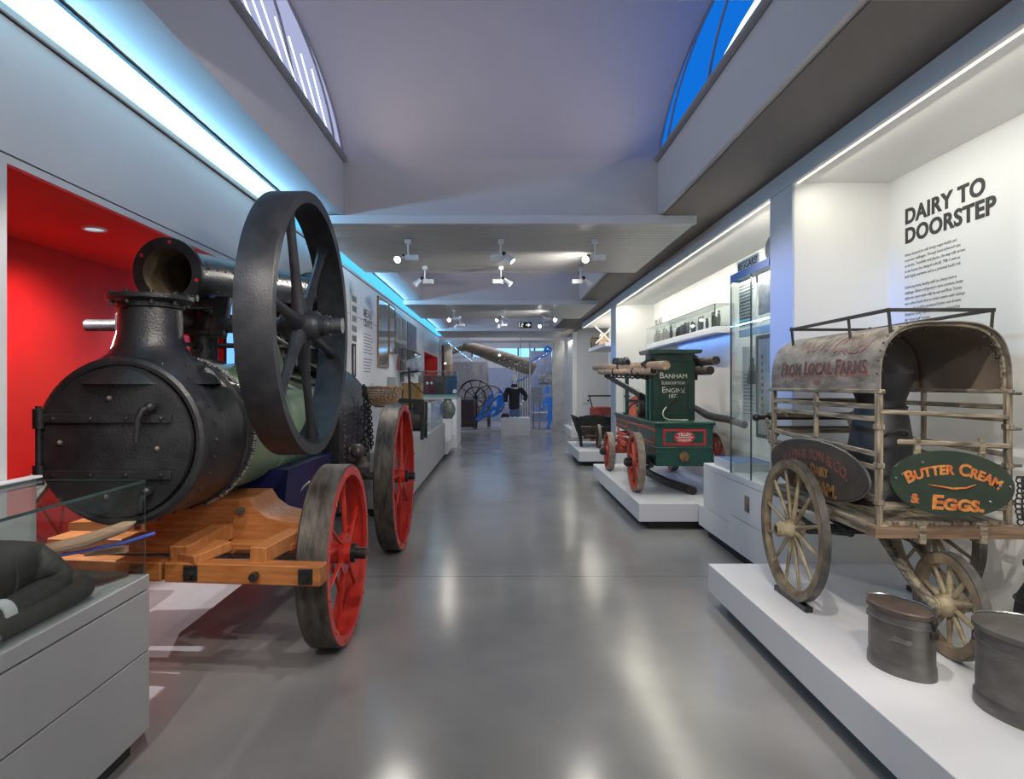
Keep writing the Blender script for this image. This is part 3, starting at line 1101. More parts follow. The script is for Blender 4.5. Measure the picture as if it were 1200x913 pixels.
b.tube([(-1.35, 4.05, 1.55), (-1.33, 4.6, 1.50), (-1.33, 5.2, 1.46)], .018, 8)
b.tube([(-1.34, 4.3, 1.66), (-1.30, 5.0, 1.56)], .014, 8)
b.tube([(-1.40, 4.2, 1.60), (-1.36, 4.45, 1.78), (-1.38, 4.7, 1.62)], .012, 8)
b.build('valve_rod', BLKMAT, ENG)
b = MB()
b.cyl((-1.50, 4.45, 1.60), (-1.50, 4.45, 2.02), .016, 10)
b.ball((-1.43, 4.45, 1.86), .032, 12)
b.ball((-1.57, 4.45, 1.86), .032, 12)
b.tube([(-1.50, 4.45, 2.0), (-1.43, 4.45, 1.86)], .007, 6)
b.tube([(-1.50, 4.45, 2.0), (-1.57, 4.45, 1.86)], .007, 6)
b.box(-1.56, -1.44, 4.40, 4.50, 1.58, 1.68, .008)
b.build('governor', IRON, ENG)
b = MB()
b.ball((-1.40, 4.02, 1.71), .022, 12)
b.cyl((-1.40, 4.02, 1.60), (-1.40, 4.02, 1.71), .012, 8)
b.build('oil_cup', STEELM, ENG)
b = MB()
b.lathe([(.04, 1.63), (.045, 1.66), (.035, 1.72), (.045, 1.74), (0, 1.76)], (-1.52, 4.72, 0), (0, 0, 1), 16)
b.build('lubricator', STEELM, ENG)
# pump and balance weight beside the firebox
b = MB()
b.ball((-1.24, 5.62, .92), .065, 16)
b.cyl((-1.32, 5.62, .92), (-1.24, 5.62, .92), .03, 12)
b.lathe([(0, 0), (.05, .01), (.075, .06), (.06, .12), (.03, .16), (0, .165)], (-1.23, 5.72, .70), (0, .2, 1), 18)
b.build('feed_pump', IRON, ENG)
# hanging chain
b = MB()
for i in range(24):
    z = 1.40 - i * .031
    yy = 6.02 + .03 * math.sin(i * .7)
    xx = -1.262 + .016 * math.sin(i * 1.3)
    ax_ = (1, .3, 0) if i % 2 else (.3, 1, 0)
    b.torus((xx, yy, z), ax_, .026, .0075, 12, 6)
for i in range(14):
    z = 1.30 - i * .031
    ax_ = (1, .3, 0) if i % 2 else (.3, 1, 0)
    b.torus((-1.25, 6.12 + .01 * i, z), ax_, .026, .0075, 12, 6)
b.torus((-1.27, 6.05, 1.44), (1, 0, .2), .05, .012, 16, 8)
b.build('chain', BLKMAT, ENG)


# iron wheels ------------------------------------------------------------
def iron_wheel(name, xo, cy, R_, sgn, nsp):
    """xo: outer face; sgn +1 = outer face looks to +X"""
    xi = xo - sgn * .16
    b = MB()
    b.lathe([(R_ - .028, xo), (R_ - .006, xo), (R_, xo - sgn * .008), (R_, xi + sgn * .008), (R_ - .006, xi), (R_ - .028, xi)], (0, cy, R_), (1, 0, 0), 80, True)
    W = b.build(name, TYRE, ENG)
    b = MB()
    b.ring((0, cy, R_), (1, 0, 0), R_ - .062, R_ - .012, min(xo + sgn * .003, xo - sgn * .02), max(xo + sgn * .003, xo - sgn * .02), 80)
    b.ring((0, cy, R_), (1, 0, 0), R_ - .042, R_ - .029, min(xo, xi), max(xo, xi), 80)
    b.ring((0, cy, R_), (1, 0, 0), R_ - .058, R_ - .029, xo - sgn * .085 - .007, xo - sgn * .085 + .007, 80)
    for i in range(nsp * 2):
        a = 2 * PI * (i + .5) / (nsp * 2)
        b.ball((xo + sgn * .004, cy + (R_ - .038) * math.cos(a), R_ + (R_ - .038) * math.sin(a)), .010, 6)
    b.build('rim', REDP, W)
    b = MB()
    b.cyl((xi - sgn * .02, cy, R_), (xo + sgn * .01, cy, R_), .062, 24)
    b.ring((0, cy, R_), (1, 0, 0), .05, .115, xo - sgn * .03 - .008, xo - sgn * .03 + .008, 28)
    b.ring((0, cy, R_), (1, 0, 0), .05, .115, xi + sgn * .03 - .008, xi + sgn * .03 + .008, 28)
    b.build('hub', REDP, W)
    b = MB()
    b.cyl((xo, cy, R_), (xo + sgn * .035, cy, R_), .055, 18)
    b.cyl((xo + sgn * .03, cy, R_), (xo + sgn * .095, cy, R_), .034, 16)
    b.build('hub_cap', BLK, W)
    for i in range(nsp):
        a = 2 * PI * (i + .25) / nsp
        for side in (0, 1):
            aa = a + (.14 if side else -.14)
            xh = xo - sgn * .03 if side else xi + sgn * .03
            p0 = Vector((xh, cy + .085 * math.cos(a), R_ + .085 * math.sin(a)))
            xr = xo - sgn * (.06 if side else .11)
            p1 = Vector((xr, cy + (R_ - .042) * math.cos(aa), R_ + (R_ - .042) * math.sin(aa)))
            MB().bar(p0, p1, .012, .022, .003, (1, 0, 0)).build('spoke', REDP, W)
    return W


iron_wheel('front_wheel', -.88, 3.78, .515, 1, 6)
iron_wheel('front_wheel', -2.62, 3.78, .515, -1, 6)
iron_wheel('rear_wheel', -.88, 5.92, .66, 1, 7)
iron_wheel('rear_wheel', -2.62, 5.92, .66, -1, 7)
MB().cyl((-2.60, 3.78, .515), (-.90, 3.78, .515), .032, 16).build('front_axle', IRON, ENG)
b = MB()
b.cyl((-2.60, 5.92, .66), (-2.15, 5.92, .66), .035, 16)
b.cyl((-1.35, 5.92, .66), (-.90, 5.92, .66), .035, 16)
b.build('rear_axle', IRON, ENG)
# timber fore-carriage
arc = [(-1.40, .862), (-1.36, .80), (-1.30, .757), (-1.22, .735), (-1.095, .728)]
poly = [(-2.40, .56), (-1.095, .56)] + arc[::-1] + [(-2.10, .862), (-2.14, .80), (-2.20, .757), (-2.28, .735), (-2.40, .728)]
b = MB()
b.prism(poly, 'xz', 3.60, 3.97)
BOL = b.build('timber_bolster', ORWOOD, ENG)
for x, z in ((-1.165, .645), (-1.44, .80), (-2.05, .80)):
    MB().cyl((x, 3.58, z), (x, 3.62, z), .022, 8).build('bolt', IRON, BOL)
MB().bar((-2.46, 3.345, .574), (-1.672, 3.245, .572), .10, .095, .006).build('front_beam', ORWOOD, ENG)
FB = MB().bar((-1.655, 3.243, .572), (-.865, 3.165, .572), .10, .098, .006).build('front_beam', ORWOOD, ENG)
for x, yf in ((-1.52, 3.18), (-1.19, 3.145), (-.94, 3.122), (-1.80, 3.21)):
    b = MB()
    if x != -1.19:
        b.box(x - .035, x + .035, yf - .010, yf + .006, .535, .61, .003)
    b.cyl((x, yf + .01, .572), (x, yf - .045, .572), .021, 6)
    b.build('bolt_plate', BLK, FB)
MB().bar((-1.20, 3.20, .655), (-1.12, 3.64, .665), .09, .08, .005).build('brace_timber', ORWOOD2, ENG)
MB().bar((-1.60, 3.22, .65), (-1.53, 3.62, .69), .10, .09, .005).build('brace_timber', ORWOOD2, ENG)
MB().bar((-1.56, 3.20, .635), (-1.46, 3.40, .66), .15, .05, .005).build('brace_timber', ORWOOD2, ENG)
MB().bar((-1.46, 3.50, .635), (-1.10, 3.47, .635), .10, .035, .004).build('brace_timber', ORWOOD, ENG)
MB().bar((-2.35, 3.45, .665), (-1.62, 3.41, .665), .18, .07, .005).build('brace_timber', ORWOOD, ENG)
# draw pole with its blue rod
b = MB()
b.tube([(-2.15, 2.86, .735), (-1.85, 2.90, .80), (-1.70, 2.93, .855), (-1.655, 2.94, .875)], [.024, .030, .026, .004], 10)
b.build('draw_pole', PINKW, ENG)
MB().tube([(-2.0, 2.88, .73), (-1.72, 2.96, .775), (-1.60, 3.0, .81)], .008, 8).build('draw_rod', BLUEROD, ENG)
b = MB()
b.bar((-1.92, 3.0, .72), (-1.74, 3.02, .73), .04, .03, .004)
b.build('draw_bar', PINKW, ENG)

# wall screen inside the alcove behind the engine
t = thing('display_screen', 'black-framed lit blue screen on the end wall of the red alcove', 'screen', (-2.45, 6.40, 1.5))
b = MB()
b.box(-2.72, -2.20, 6.36, 6.405, 1.55, 2.33, .004)
b.build('casing', BLK, t)
MB().box(-2.685, -2.23, 6.352, 6.36, 1.58, 2.30).build('screen', SCREEN, t)

# ================================================================ GLASS CASE (front left)
CX1, CYF = -1.447, 2.67
CASE = thing('display_case', 'grey plinth with a glass case at the front left corner', 'display case', (-1.69, 1.4, 0))
b = MB()
b.box(-1.93, CX1, .2, CYF, .085, .405, .002)
b.box(-1.93, CX1, .2, CYF, .411, .655, .002)
CB = b.build('plinth', PLINTHG, CASE)
MB().box(-1.90, CX1 - .012, .23, CYF - .012, .10, .70).build('seam', DARKGAP, CB)
MB().box(-1.90, CX1 - .05, .23, CYF - .05, 0, .10).build('plinth_foot', DARKGAP, CB)
b = MB()
b.box(-1.93, CX1, .2, CYF, .661, .718, .003)
b.build('plinth_top', PLINTHG, CASE)
TZ = .718
b = MB()
b.box(-1.93, CX1 - .012, .215, CYF - .01, 1.098, 1.106)
b.build('top_pane', GLASSC, CASE)
b = MB()
b.box(CX1 - .020, CX1 - .012, .215, CYF - .018, TZ, 1.098)
b.build('front_pane', GLASSC, CASE)
b = MB()
b.box(-1.93, CX1 - .012, CYF - .018, CYF - .010, TZ, 1.098)
b.build('end_pane', GLASSC, CASE)
b = MB()
b.box(CX1 - .0125, CX1 - .0105, .215, CYF - .01, 1.097, 1.107)
b.box(CX1 - .0135, CX1 - .0115, CYF - .0115, CYF - .0095, TZ, 1.1)
b.box(-1.93, CX1 - .012, CYF - .0105, CYF - .0095, 1.104, 1.107)
b.build('pane_edge', GEDGE, CASE)
b = MB()
b.box(-1.944, -1.925, .215, CYF + .02, TZ, 1.112, .003)
b.build('back_panel', PLINTHG, CASE)
MB().box(-1.945, -1.90, .215, CYF + .02, 1.112, 1.122, .002).build('top_rail', PLINTH, CASE)


# figure lying in the case -----------------------------------------------
def skin_fig(name, pts, edges, mat, parent=None, sub=2, root=0):
    me = bpy.data.meshes.new(name)
    off = origin_of(parent) if parent else Vector((0, 0, 0))
    me.from_pydata([Vector(p[:3]) - off for p in pts], edges, [])
    ob = bpy.data.objects.new(name, me)
    COL.objects.link(ob)
    m = ob.modifiers.new('Skin', 'SKIN')
    m.use_smooth_shade = True
    for i, p in enumerate(pts):
        rx = p[3]
        ry = p[4] if len(p) > 4 else rx
        sv = me.skin_vertices[0].data[i]
        sv.radius = (rx, ry)
        sv.use_root = (i == root)
    s = ob.modifiers.new('Sub', 'SUBSURF')
    s.levels = s.render_levels = sub
    bpy.context.view_layer.update()
    dg = bpy.context.evaluated_depsgraph_get()
    nm = bpy.data.meshes.new_from_object(ob.evaluated_get(dg))
    bpy.data.objects.remove(ob)
    for p in nm.polygons:
        p.use_smooth = True
    nm.materials.clear()
    nm.materials.append(mat)
    ob = bpy.data.objects.new(name, nm)
    COL.objects.link(ob)
    if parent:
        ob.parent = parent
    return ob


D = thing('stuffed_dummy', 'dark cloth-covered stuffed dummy lying on its side inside the glass case', 'dummy', (-1.66, 2.1, TZ))
pts = [(-1.70, 1.72, TZ + .15, .125, .14),    # 0 hips
       (-1.70, 1.90, TZ + .155, .125, .14),   # 1 waist
       (-1.69, 2.06, TZ + .155, .125, .135),  # 2 chest
       (-1.67, 2.17, TZ + .165, .095, .11),   # 3 shoulders
       (-1.70, 2.30, TZ + .125, .060),        # 4 neck
       (-1.715, 2.39, TZ + .13, .07),         # 5 head
       (-1.585, 2.215, TZ + .185, .058),         # 6 upper shoulder
       (-1.535, 2.27, TZ + .095, .055),       # 7 elbow
       (-1.53, 2.08, TZ + .080, .044),        # 8 forearm
       (-1.53, 1.92, TZ + .075, .036),        # 9 wrist
       (-1.535, 1.82, TZ + .07, .036),        # 10
       (-1.66, 2.30, TZ + .10, .050),         # 11 far arm shoulder
       (-1.60, 2.42, TZ + .055, .040),        # 12 far elbow
       (-1.55, 2.53, TZ + .028, .022),        # 13 far wrist
       (-1.535, 2.585, TZ + .020, .018, .014),   # 14 hand
       (-1.525, 2.63, TZ + .014, .012, .008)]    # 15 fingertips
edges = [(0, 1), (1, 2), (2, 3), (3, 4), (4, 5), (3, 6), (6, 7), (7, 8), (8, 9), (9, 10), (3, 11), (11, 12), (12, 13), (13, 14), (14, 15)]
skin_fig('body', pts, edges, LEATHER, D, 2, 1)
pts = [(-1.62, 1.60, TZ + .05, .05), (-1.52, 1.9, TZ + .045, .045), (-1.517, 2.15, TZ + .046, .046), (-1.515, 2.33, TZ + .048, .047), (-1.515, 2.385, TZ + .045, .042)]
skin_fig('lower_limb', pts, [(0, 1), (1, 2), (2, 3), (3, 4)], LEATHER, D, 2, 2)
b = MB()
b.tube([(-1.531, 2.0, TZ + .077), (-1.532, 1.955, TZ + .076)], .043, 18)
b.build('white_cuff', CUFF, D, label='white cuff band')
b = MB()
b.lathe([(0, -.012), (.020, -.01), (.022, 0), (.014, .008), (0, .008)], (-1.485, 1.90, TZ + .035), (1, -.4, .3), 18)
b.build('buckle', STEELM, D)
for k in range(4):                                       # fingers of the flat far hand
    p0 = Vector((-1.545 + .008 * k, 2.60, TZ + .016))
    MB().tube([p0, p0 + Vector((.006, .022, -.002)), p0 + Vector((.010, .040 - .005 * abs(k - 1), -.008))], [.0062, .0058, .0042], 8).build('finger', LEATHER, D)
MB().tube([(-1.555, 2.565, TZ + .018), (-1.572, 2.585, TZ + .014), (-1.578, 2.605, TZ + .008)], [.0075, .006, .0045], 8).build('thumb', LEATHER, D)
b = MB()
for i in range(5):
    b.torus((-1.69, 1.78 + .08 * i, TZ + .155), (0.02, 1, 0), .128, .004, 28, 5)
b.build('seam', LEATHER, D)
# ================================================================ PLATFORMS on the right
PT = .27


def platform(y0, y1, x1, label):
    t = thing('display_platform', label, 'platform', (1.9, (y0 + y1) / 2, 0), 'low white platforms along the right wall')
    MB().box(1.42, x1, y0, y1, .085, PT, .003).build('deck', PLINTH, t)
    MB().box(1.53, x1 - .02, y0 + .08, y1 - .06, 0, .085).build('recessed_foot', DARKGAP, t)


platform(-1.5, 4.44, 2.655, 'long low white platform under the dairy cart and milk cans')
platform(6.66, 9.98, 2.655, 'low white platform carrying the green fire engine')
platform(11.81, 13.9, 2.655, 'small low white platform carrying the dark wooden barrow')

# ================================================================ WALL LETTERING
X = NB - .002
t = thing('wall_title', 'large charcoal DAIRY TO DOORSTEP heading on the white recess wall', 'lettering', (X, 3.9, 2.3))
W0 = Vector((X, 4.30, 0))
BY, UZ = (0, -1, 0), (0, 0, 1)
text('heading_line', 'DAIRY TO', .136, (X, 4.268, 2.549), BY, UZ, LETTER, t, 'LEFT', bold=.0045, spacing=1.06, sx=1.09)
text('heading_line', 'DOORSTEP', .136, (X, 4.268, 2.423), BY, UZ, LETTER, t, 'LEFT', bold=.0045, spacing=1.06, sx=1.09)
t = thing('wall_text_panel', 'paragraphs of small grey text below the large dairy heading', 'lettering', (X, 3.9, 1.8))
lines = ['Urban demand for milk brings major health and', 'economic challenges. Through hand-delivered cans', 'or bottles, TetraPaks and plastics, the way milk arrives',
         'in our homes has changed radically. Milk is seen as', 'both highly nutritious and as a potential health risk.', '',
         'Delivering fresh, healthy milk has always been a', 'challenge. Before refrigerators were common, home',
         'deliveries were made daily by cart and float. Dairies', 'were often found close to urban centres until railways',
         'meant milk could be produced further out of town.', 'Deliveries today may be in decline but demand for', 'the "white stuff" remains.']
text('paragraph', '\n'.join(lines), .030, (X, 4.268, 2.334), BY, UZ, LETTERG, t, 'LEFT', depth=.0006, bold=-.0005, sx=.84, line=1.18)

# ================================================================ MILK CART
XL, XR, Y0, Y1 = 1.76, 2.36, 3.02, 4.18
CART = thing('milk_delivery_cart', 'weathered three-wheeled dairy cart with a worn arched canopy and oval signs', 'cart', (2.05, 3.6, PT))
FZ = .845
# floor frame
b = MB()
b.box(XL - .02, XL + .04, Y0 - .02, Y1 + .04, FZ - .06, FZ, .006)
b.box(XR - .04, XR + .02, Y0 - .02, Y1 + .04, FZ - .06, FZ, .006)
b.box(XL, XR, Y1 - .03, Y1 + .03, FZ - .06, FZ, .006)
b.build('side_sill', OLDW, CART)
b = MB()
b.prism([(XL - .05, FZ - .005), (XL - .05, FZ - .05), (XR + .03, FZ - .055), (XR + .09, FZ - .045), (XR + .10, FZ - .03), (XR + .06, FZ - .005)], 'xz', Y0 - .06, Y0 + .02)
b.build('end_sill', SILLW, CART)
b = MB()
for i in range(7):
    x = XL + .01 + i * (XR - XL - .02) / 7
    b.box(x + .002, x + (XR - XL - .02) / 7 - .002, Y0, Y1, FZ - .005, FZ + .015, .002)
b.build('floor_boards', OLDW, CART)
# posts and rails
RZ = 1.465
for x, y in ((XL, Y0), (XR, Y0), (XL, Y1), (XR, Y1), (XL, 3.62), (XR, 3.62)):
    s_ = .012 if y == 3.62 else .0145
    b = MB()
    z0, z1 = (1.20, RZ) if y == 3.62 else (FZ - .06, RZ)
    b.box(x - s_, x + s_, y - s_, y + s_, z0, z1, .004)
    if y == Y0:
        for z in (.95, 1.12, 1.3):
            b.box(x - s_ - .004, x + s_ + .004, y - s_ - .004, y + s_ + .004, z - .012, z + .012, .002)
    b.build('post', OLDWZ, CART)
for x in (XL, XR):
    for z in (1.392, 1.335, 1.20, 1.135, .965):
        b = MB()
        b.bar((x, Y0, z - (.03 if z in (1.20, 1.135) else 0)), (x, Y1, z), .014, .025, .003)
        b.build('side_rail', OLDW, CART)
    MB().box(x - .016, x + .016, Y0 - .03, Y1 + .05, RZ - .010, RZ + .010, .005).build('canopy_rail', OLDW, CART)
MB().bar((XL, Y0 - .012, 1.372), (XR, Y0 - .012, 1.345), .018, .020, .005).build('end_rail', OLDWX, CART)
MB().bar((XL + .08, Y0 - .012, 1.232), (XR, Y0 - .012, 1.210), .018, .024, .005).build('end_rail', OLDWX, CART)
for x in (XL + .17, XR - .13):
    MB().box(x - .013, x + .013, Y0 - .024, Y0 + .000, 1.16, 1.25, .004).build('rail_post', OLDWX, CART)
MB().bar((XL, Y0, .93), (XR, Y0, .93), .022, .04, .005).build('end_rail', OLDWX, CART)
for z in (1.392, 1.30, 1.2, 1.1):
    MB().bar((XL, Y1, z), (XR, Y1, z), .02, .032, .005).build('end_rail', OLDWX, CART)
# canopy
AW, AH = (XR - XL) / 2 + .008, .328
XM = (XL + XR) / 2


def can_prof(k, n=60):
    out = []
    for i in range(n + 1):
        a = PI - PI * i / n
        c, s_ = math.cos(a), math.sin(a)
        e = 2 / 3.3
        out.append(Vector((XM + math.copysign(abs(c) ** e, c) * (AW - k), RZ + abs(s_) ** e * (AH - k))))
    return out


def shell(po, pi_, y0, y1, mt, name, parent):
    b = MB()
    n = len(po)
    ny = 12
    ring = []
    for j in range(ny + 1):
        y = y0 + (y1 - y0) * j / ny
        ring.append(([b.bm.verts.new((p.x, y, p.y)) for p in po], [b.bm.verts.new((p.x, y, p.y)) for p in pi_]))
    for j in range(ny):
        for i in range(n - 1):
            A, B = ring[j][0], ring[j + 1][0]
            b.bm.faces.new((A[i], A[i + 1], B[i + 1], B[i]))
            A, B = ring[j][1], ring[j + 1][1]
            b.bm.faces.new((A[i], B[i], B[i + 1], A[i + 1]))
    for j in (0, ny):
        O, I = ring[j]
        for i in range(n - 1):
            b.bm.faces.new((O[i], O[i + 1], I[i + 1], I[i]))
    for e in (0, n - 1):
        for j in range(ny):
            b.bm.faces.new((ring[j][0][e], ring[j + 1][0][e], ring[j + 1][1][e], ring[j][1][e]))
    return b.build(name, mt, parent, 40)


po = can_prof(0)
CAN = shell(po, can_prof(.005), Y0 - .02, Y1 + .02, CANOPY, 'canopy', CART)
shell(can_prof(.0055), can_prof(.009), Y0 + .0, Y1, CANOPYI, 'canopy_lining', CAN)
shell(can_prof(.010), can_prof(.022), Y0 + .005, Y0 + .025, OLDWX, 'canopy_hoop', CART)
shell(can_prof(.010), can_prof(.030), 3.66, 3.69, CANOPYI, 'canopy_hoop', CART)
shell(can_prof(.010), can_prof(.030), Y1 - .04, Y1 - .01, CANOPYI, 'canopy_hoop', CART)
b = MB()
pin = can_prof(.032)
for i in range(3, 58, 5):
    b.ball((pin[i].x, Y0 + .02, pin[i].y), .009, 7)
for z in range(2, 30, 3):
    b.ball((po[z].x, Y0 + .0, po[z].y), .006, 6)
b.build('canopy_nail', BLK, CAN)
# lettering wrapped on the canopy's near side: arc length up the profile
acc = [0]
for i in range(1, len(po)):
    acc.append(acc[-1] + (po[i] - po[i - 1]).length)


def on_canopy(yc, s0):
    def f(c):
        s_ = max(0, s0 + c.y)
        i = 1
        while i < len(acc) - 1 and acc[i] < s_:
            i += 1
        k = (s_ - acc[i - 1]) / (acc[i] - acc[i - 1])
        p = po[i - 1].lerp(po[i], k)
        d = (po[i] - po[i - 1]).normalized()
        off = .0015 + c.z
        return (p.x - d.y * off, yc - c.x, p.y + d.x * off)
    return f


text('canopy_lettering', 'From Local Farms', .108, (0, 0, 0), (1, 0, 0), (0, 1, 0), DKL, CAN, caps=.85, depth=.0014, bold=.002, warp=on_canopy(3.585, .088), sx=1.06)
text('canopy_lettering_shadow', 'From Local Farms', .108, (0, 0, 0), (1, 0, 0), (0, 1, 0), REDL, CAN, caps=.85, depth=.0002, bold=.006, warp=on_canopy(3.573, .079), sx=1.06)
text('canopy_lettering', 'EST.  1888', .046, (0, 0, 0), (1, 0, 0), (0, 1, 0), REDL, CAN, depth=.0005, warp=on_canopy(3.65, .028))


def strokes(b, seed, yc, s0, ln, n, wd):
    r_ = random.Random(seed)
    f = on_canopy(yc, s0)
    for k in range(n):
        x0 = -ln / 2 + ln * k / n
        pts = []
        for i in range(7):
            q = i / 6
            pts.append(Vector(f(Vector((x0 + q * ln / n * 1.1, .055 * math.sin(q * PI * 1.4 + k) * r_.uniform(.5, 1), .0004)))))
        b.tube(pts, wd, 5)


b = MB()
strokes(b, 3, 3.52, .26, .80, 9, .0011)
b.build('faded_script', REDSTAIN, CAN)
b = MB()
f = on_canopy(3.35, .20)
for k in range(5):
    b.tube([Vector(f(Vector((-.10 + .06 * k + .05 * q, .012 * math.sin(3 * q + k), .0004)))) for q in (0, .4, .8, 1.2)], .003, 5)
b.build('red_smear', REDSTAIN, CAN)
# roof rack
zr = 1.838
b = MB()
rx0, rx1, ry0, ry1 = 1.81, 2.30, 3.03, 4.04
b.bar((rx0, ry0 - .01, zr + .008), (rx0, ry1 + .01, zr), .013, .017, .002)
b.bar((rx1, ry0 - .01, zr + .008), (rx1, ry1 + .01, zr), .013, .017, .002)
b.bar((rx0 - .01, ry0, zr + .008), (rx1 + .01, ry0, zr + .008), .013, .017, .002)
b.bar((rx0 - .01, ry1, zr), (rx1 + .01, ry1, zr), .013, .017, .002)
for x in (rx0, rx1):
    for y in (ry0, 3.38, ry1):
        if y == 3.38 and x == rx1:
            continue
        b.bar((x, y, zr + .015), (x + (.012 if x == rx0 else -.012), y, 1.73 if x == rx0 else 1.72), .011, .013, .002)
b.build('roof_rack', BLKMAT, CART)
# oval signs
def oval(name, c, a, bb, facing, mat, th=.018):
    b = MB()
    if facing == 'near':
        b.lathe([(0, 0), (.97, 0), (1, .003), (1, th), (0, th)], c, (0, 1, 0), 64, False, a, bb)
    else:
        b.lathe([(0, 0), (.97, 0), (1, .003), (1, th), (0, th)], c, (1, 0, 0), 64, False, a, bb)
    return b.build(name, mat, CART)


oc = Vector((2.068, Y0 - .052, 1.042))
b = MB()
m_ = Matrix.Rotation(rad(3), 4, 'Y')
ow = []
for i in range(72):
    a = 2 * PI * i / 72
    ow.append((oc.x + .285 * math.cos(a), oc.z + .150 * math.sin(a) - .02 * math.cos(a)))
b.prism(ow, 'xz', oc.y, oc.y + .018)
OV = b.build('end_sign', OVALG, CART)
tilt = Vector((1, 0, -.07)).normalized()
tup = Vector((.07, 0, 1)).normalized()
ty = oc.y - .001
w1 = arc_warp(.42)
text('sign_lettering', 'Butter Cream', .076, (oc.x + .005, ty, oc.z + .044), tilt, tup, GOLDL, OV, caps=.78, depth=.001, bold=.0024, sx=.98, warp=w1)
text('sign_lettering', 'Eggs.', .090, (oc.x + .022, ty, oc.z - .120), tilt, tup, GOLDL, OV, caps=.78, depth=.001, bold=.0035, sx=1.22)
text('sign_lettering', '&', .06, (oc.x - .175, ty, oc.z - .085), tilt, tup, GOLDL, OV, depth=.001, bold=.002)
b = MB()
b.tube([(oc.x - .115 + .0, ty, oc.z - .002), (oc.x - .07, ty, oc.z - .010), (oc.x, ty, oc.z - .022), (oc.x + .06, ty, oc.z - .018), (oc.x + .105, ty, oc.z - .002)], [.003, .010, .013, .010, .003], 8, flat=.4)
b.build('flourish', GOLDL, OV)
b = MB()
for dx, dz in ((-.262, .01), (-.19, -.075), (-.235, .03), (.215, .005), (-.14, .09), (.262, .004), (.17, -.07)):
    b.ball((oc.x + dx, oc.y - .002, oc.z + dz - dx * .07), .0075, 7)
b.build('sign_screw', STEELM, OV)
for x in (1.92, 2.20):
    MB().box(x - .015, x + .015, Y0 - .075, Y0 + .01, .77, .86, .004).build('sign_clamp', OLDWX, CART)
sc_ = Vector((XL - .040, 3.585, 1.035))
b = MB()
pw = [(sc_.y + .545 * math.cos(2 * PI * i / 72), sc_.z + .150 * math.sin(2 * PI * i / 72)) for i in range(72)]
b.prism(pw, 'yz', sc_.x, sc_.x + .016)
SO_ = b.build('side_sign', OVALO, CART)
sx_ = sc_.x - .001
text('sign_lettering', 'ALLEN & SON & CO.', .078, (sx_, sc_.y, sc_.z + .050), (0, -1, 0), UZ, REDL2, SO_, depth=.0008, bold=.002, sx=1.05, warp=arc_warp(.95))
text('sign_lettering', 'Hill Dairy', .080, (sx_, sc_.y, sc_.z - .030), (0, -1, 0), UZ, GOLDF, SO_, caps=.85, depth=.0008, bold=.002, sx=.95)
text('sign_lettering', 'AYLSHAM.', .092, (sx_, sc_.y - .02, sc_.z - .125), (0, -1, 0), UZ, GOLDF, SO_, depth=.0008, bold=.003, sx=1.15)
b = MB()
b.lathe([(.985, -.002), (1.012, -.002), (1.012, .018), (.985, .018)], sc_, (1, 0, 0), 72, True, .545, .165)
b.bm.free()
b = MB()
rim_ = [Vector((sc_.x + .008, sc_.y + .55 * math.cos(a), sc_.z + .155 * math.sin(a))) for a in [2 * PI * i / 72 for i in range(72)]]
b.tube(rim_, .006, 6, True)
b.build('sign_edge', TIN, SO_)


# wooden wheels
def wood_wheel(name, xc, cy, cz, R_, nsp, hubw, parent, hub_out):
    b = MB()
    t_ = .021
    b.lathe([(R_ - .052, -t_), (R_ - .007, -t_), (R_ - .007, t_), (R_ - .052, t_), (R_ - .058, 0)], (xc, cy, cz), (1, 0, 0), 64, True)
    W = b.build(name, WHEELW, parent)
    MB().ring((xc, cy, cz), (1, 0, 0), R_ - .0075, R_, -t_, t_, 64).build('iron_tyre', IRON, W)
    b = MB()
    h = hubw
    k = hub_out
    b.lathe([(.020, -h * k), (.034, -h * k), (.038, -h * k * .75), (.040, -.05), (.052, -.03), (.054, .03), (.040, .05), (.034, h), (.018, h)], (xc, cy, cz), (1, 0, 0), 28)
    b.ring((xc, cy, cz), (1, 0, 0), .036, .042, -h * k * .9, -h * k * .7, 24)
    b.disc((xc, cy, cz), (1, 0, 0), .021, -h * k * .8, h * .9, 18)
    b.build('hub', SPOKEW, W)
    for i in range(nsp):
        a = 2 * PI * (i + .5) / nsp
        d = Vector((0, math.cos(a), math.sin(a)))
        c = Vector((xc, cy, cz))
        MB().tube([c + d * .045, c + d * .10, c + d * (R_ * .6), c + d * (R_ - .05)], [.012, .0135, .010, .009], 8).build('spoke', SPOKEW, W)
    return W


WCY, WR_ = 3.68, .395
WZ = PT + .012 + WR_
wood_wheel('main_wheel', 1.655, WCY, WZ, WR_, 12, .06, CART, 1.6)
wood_wheel('main_wheel', 2.445, WCY, WZ, WR_, 12, .06, CART, .8)
wood_wheel('castor_wheel', 2.02, 2.92, PT + .235, .235, 10, .055, CART, 1.3)
b = MB()
b.cyl((1.60, WCY, WZ), (2.49, WCY, WZ), .018, 14)
b.box(1.73, 2.36, WCY - .025, WCY + .025, WZ - .025, WZ + .025, .005)
b.build('axle', BLKMAT, CART)
for x in (XL + .03, XR - .03):
    b = MB()
    for s_ in (1, -1):
        pts = [Vector((x, WCY - .36 + .72 * i / 12, .735 + s_ * .048 * math.sin(PI * i / 12))) for i in range(13)]
        b.tube(pts, .014, 8)
    b.ball((x, WCY - .36, .735), .02, 8)
    b.ball((x, WCY + .36, .735), .02, 8)
    b.build('leaf_spring', BLKMAT, CART)
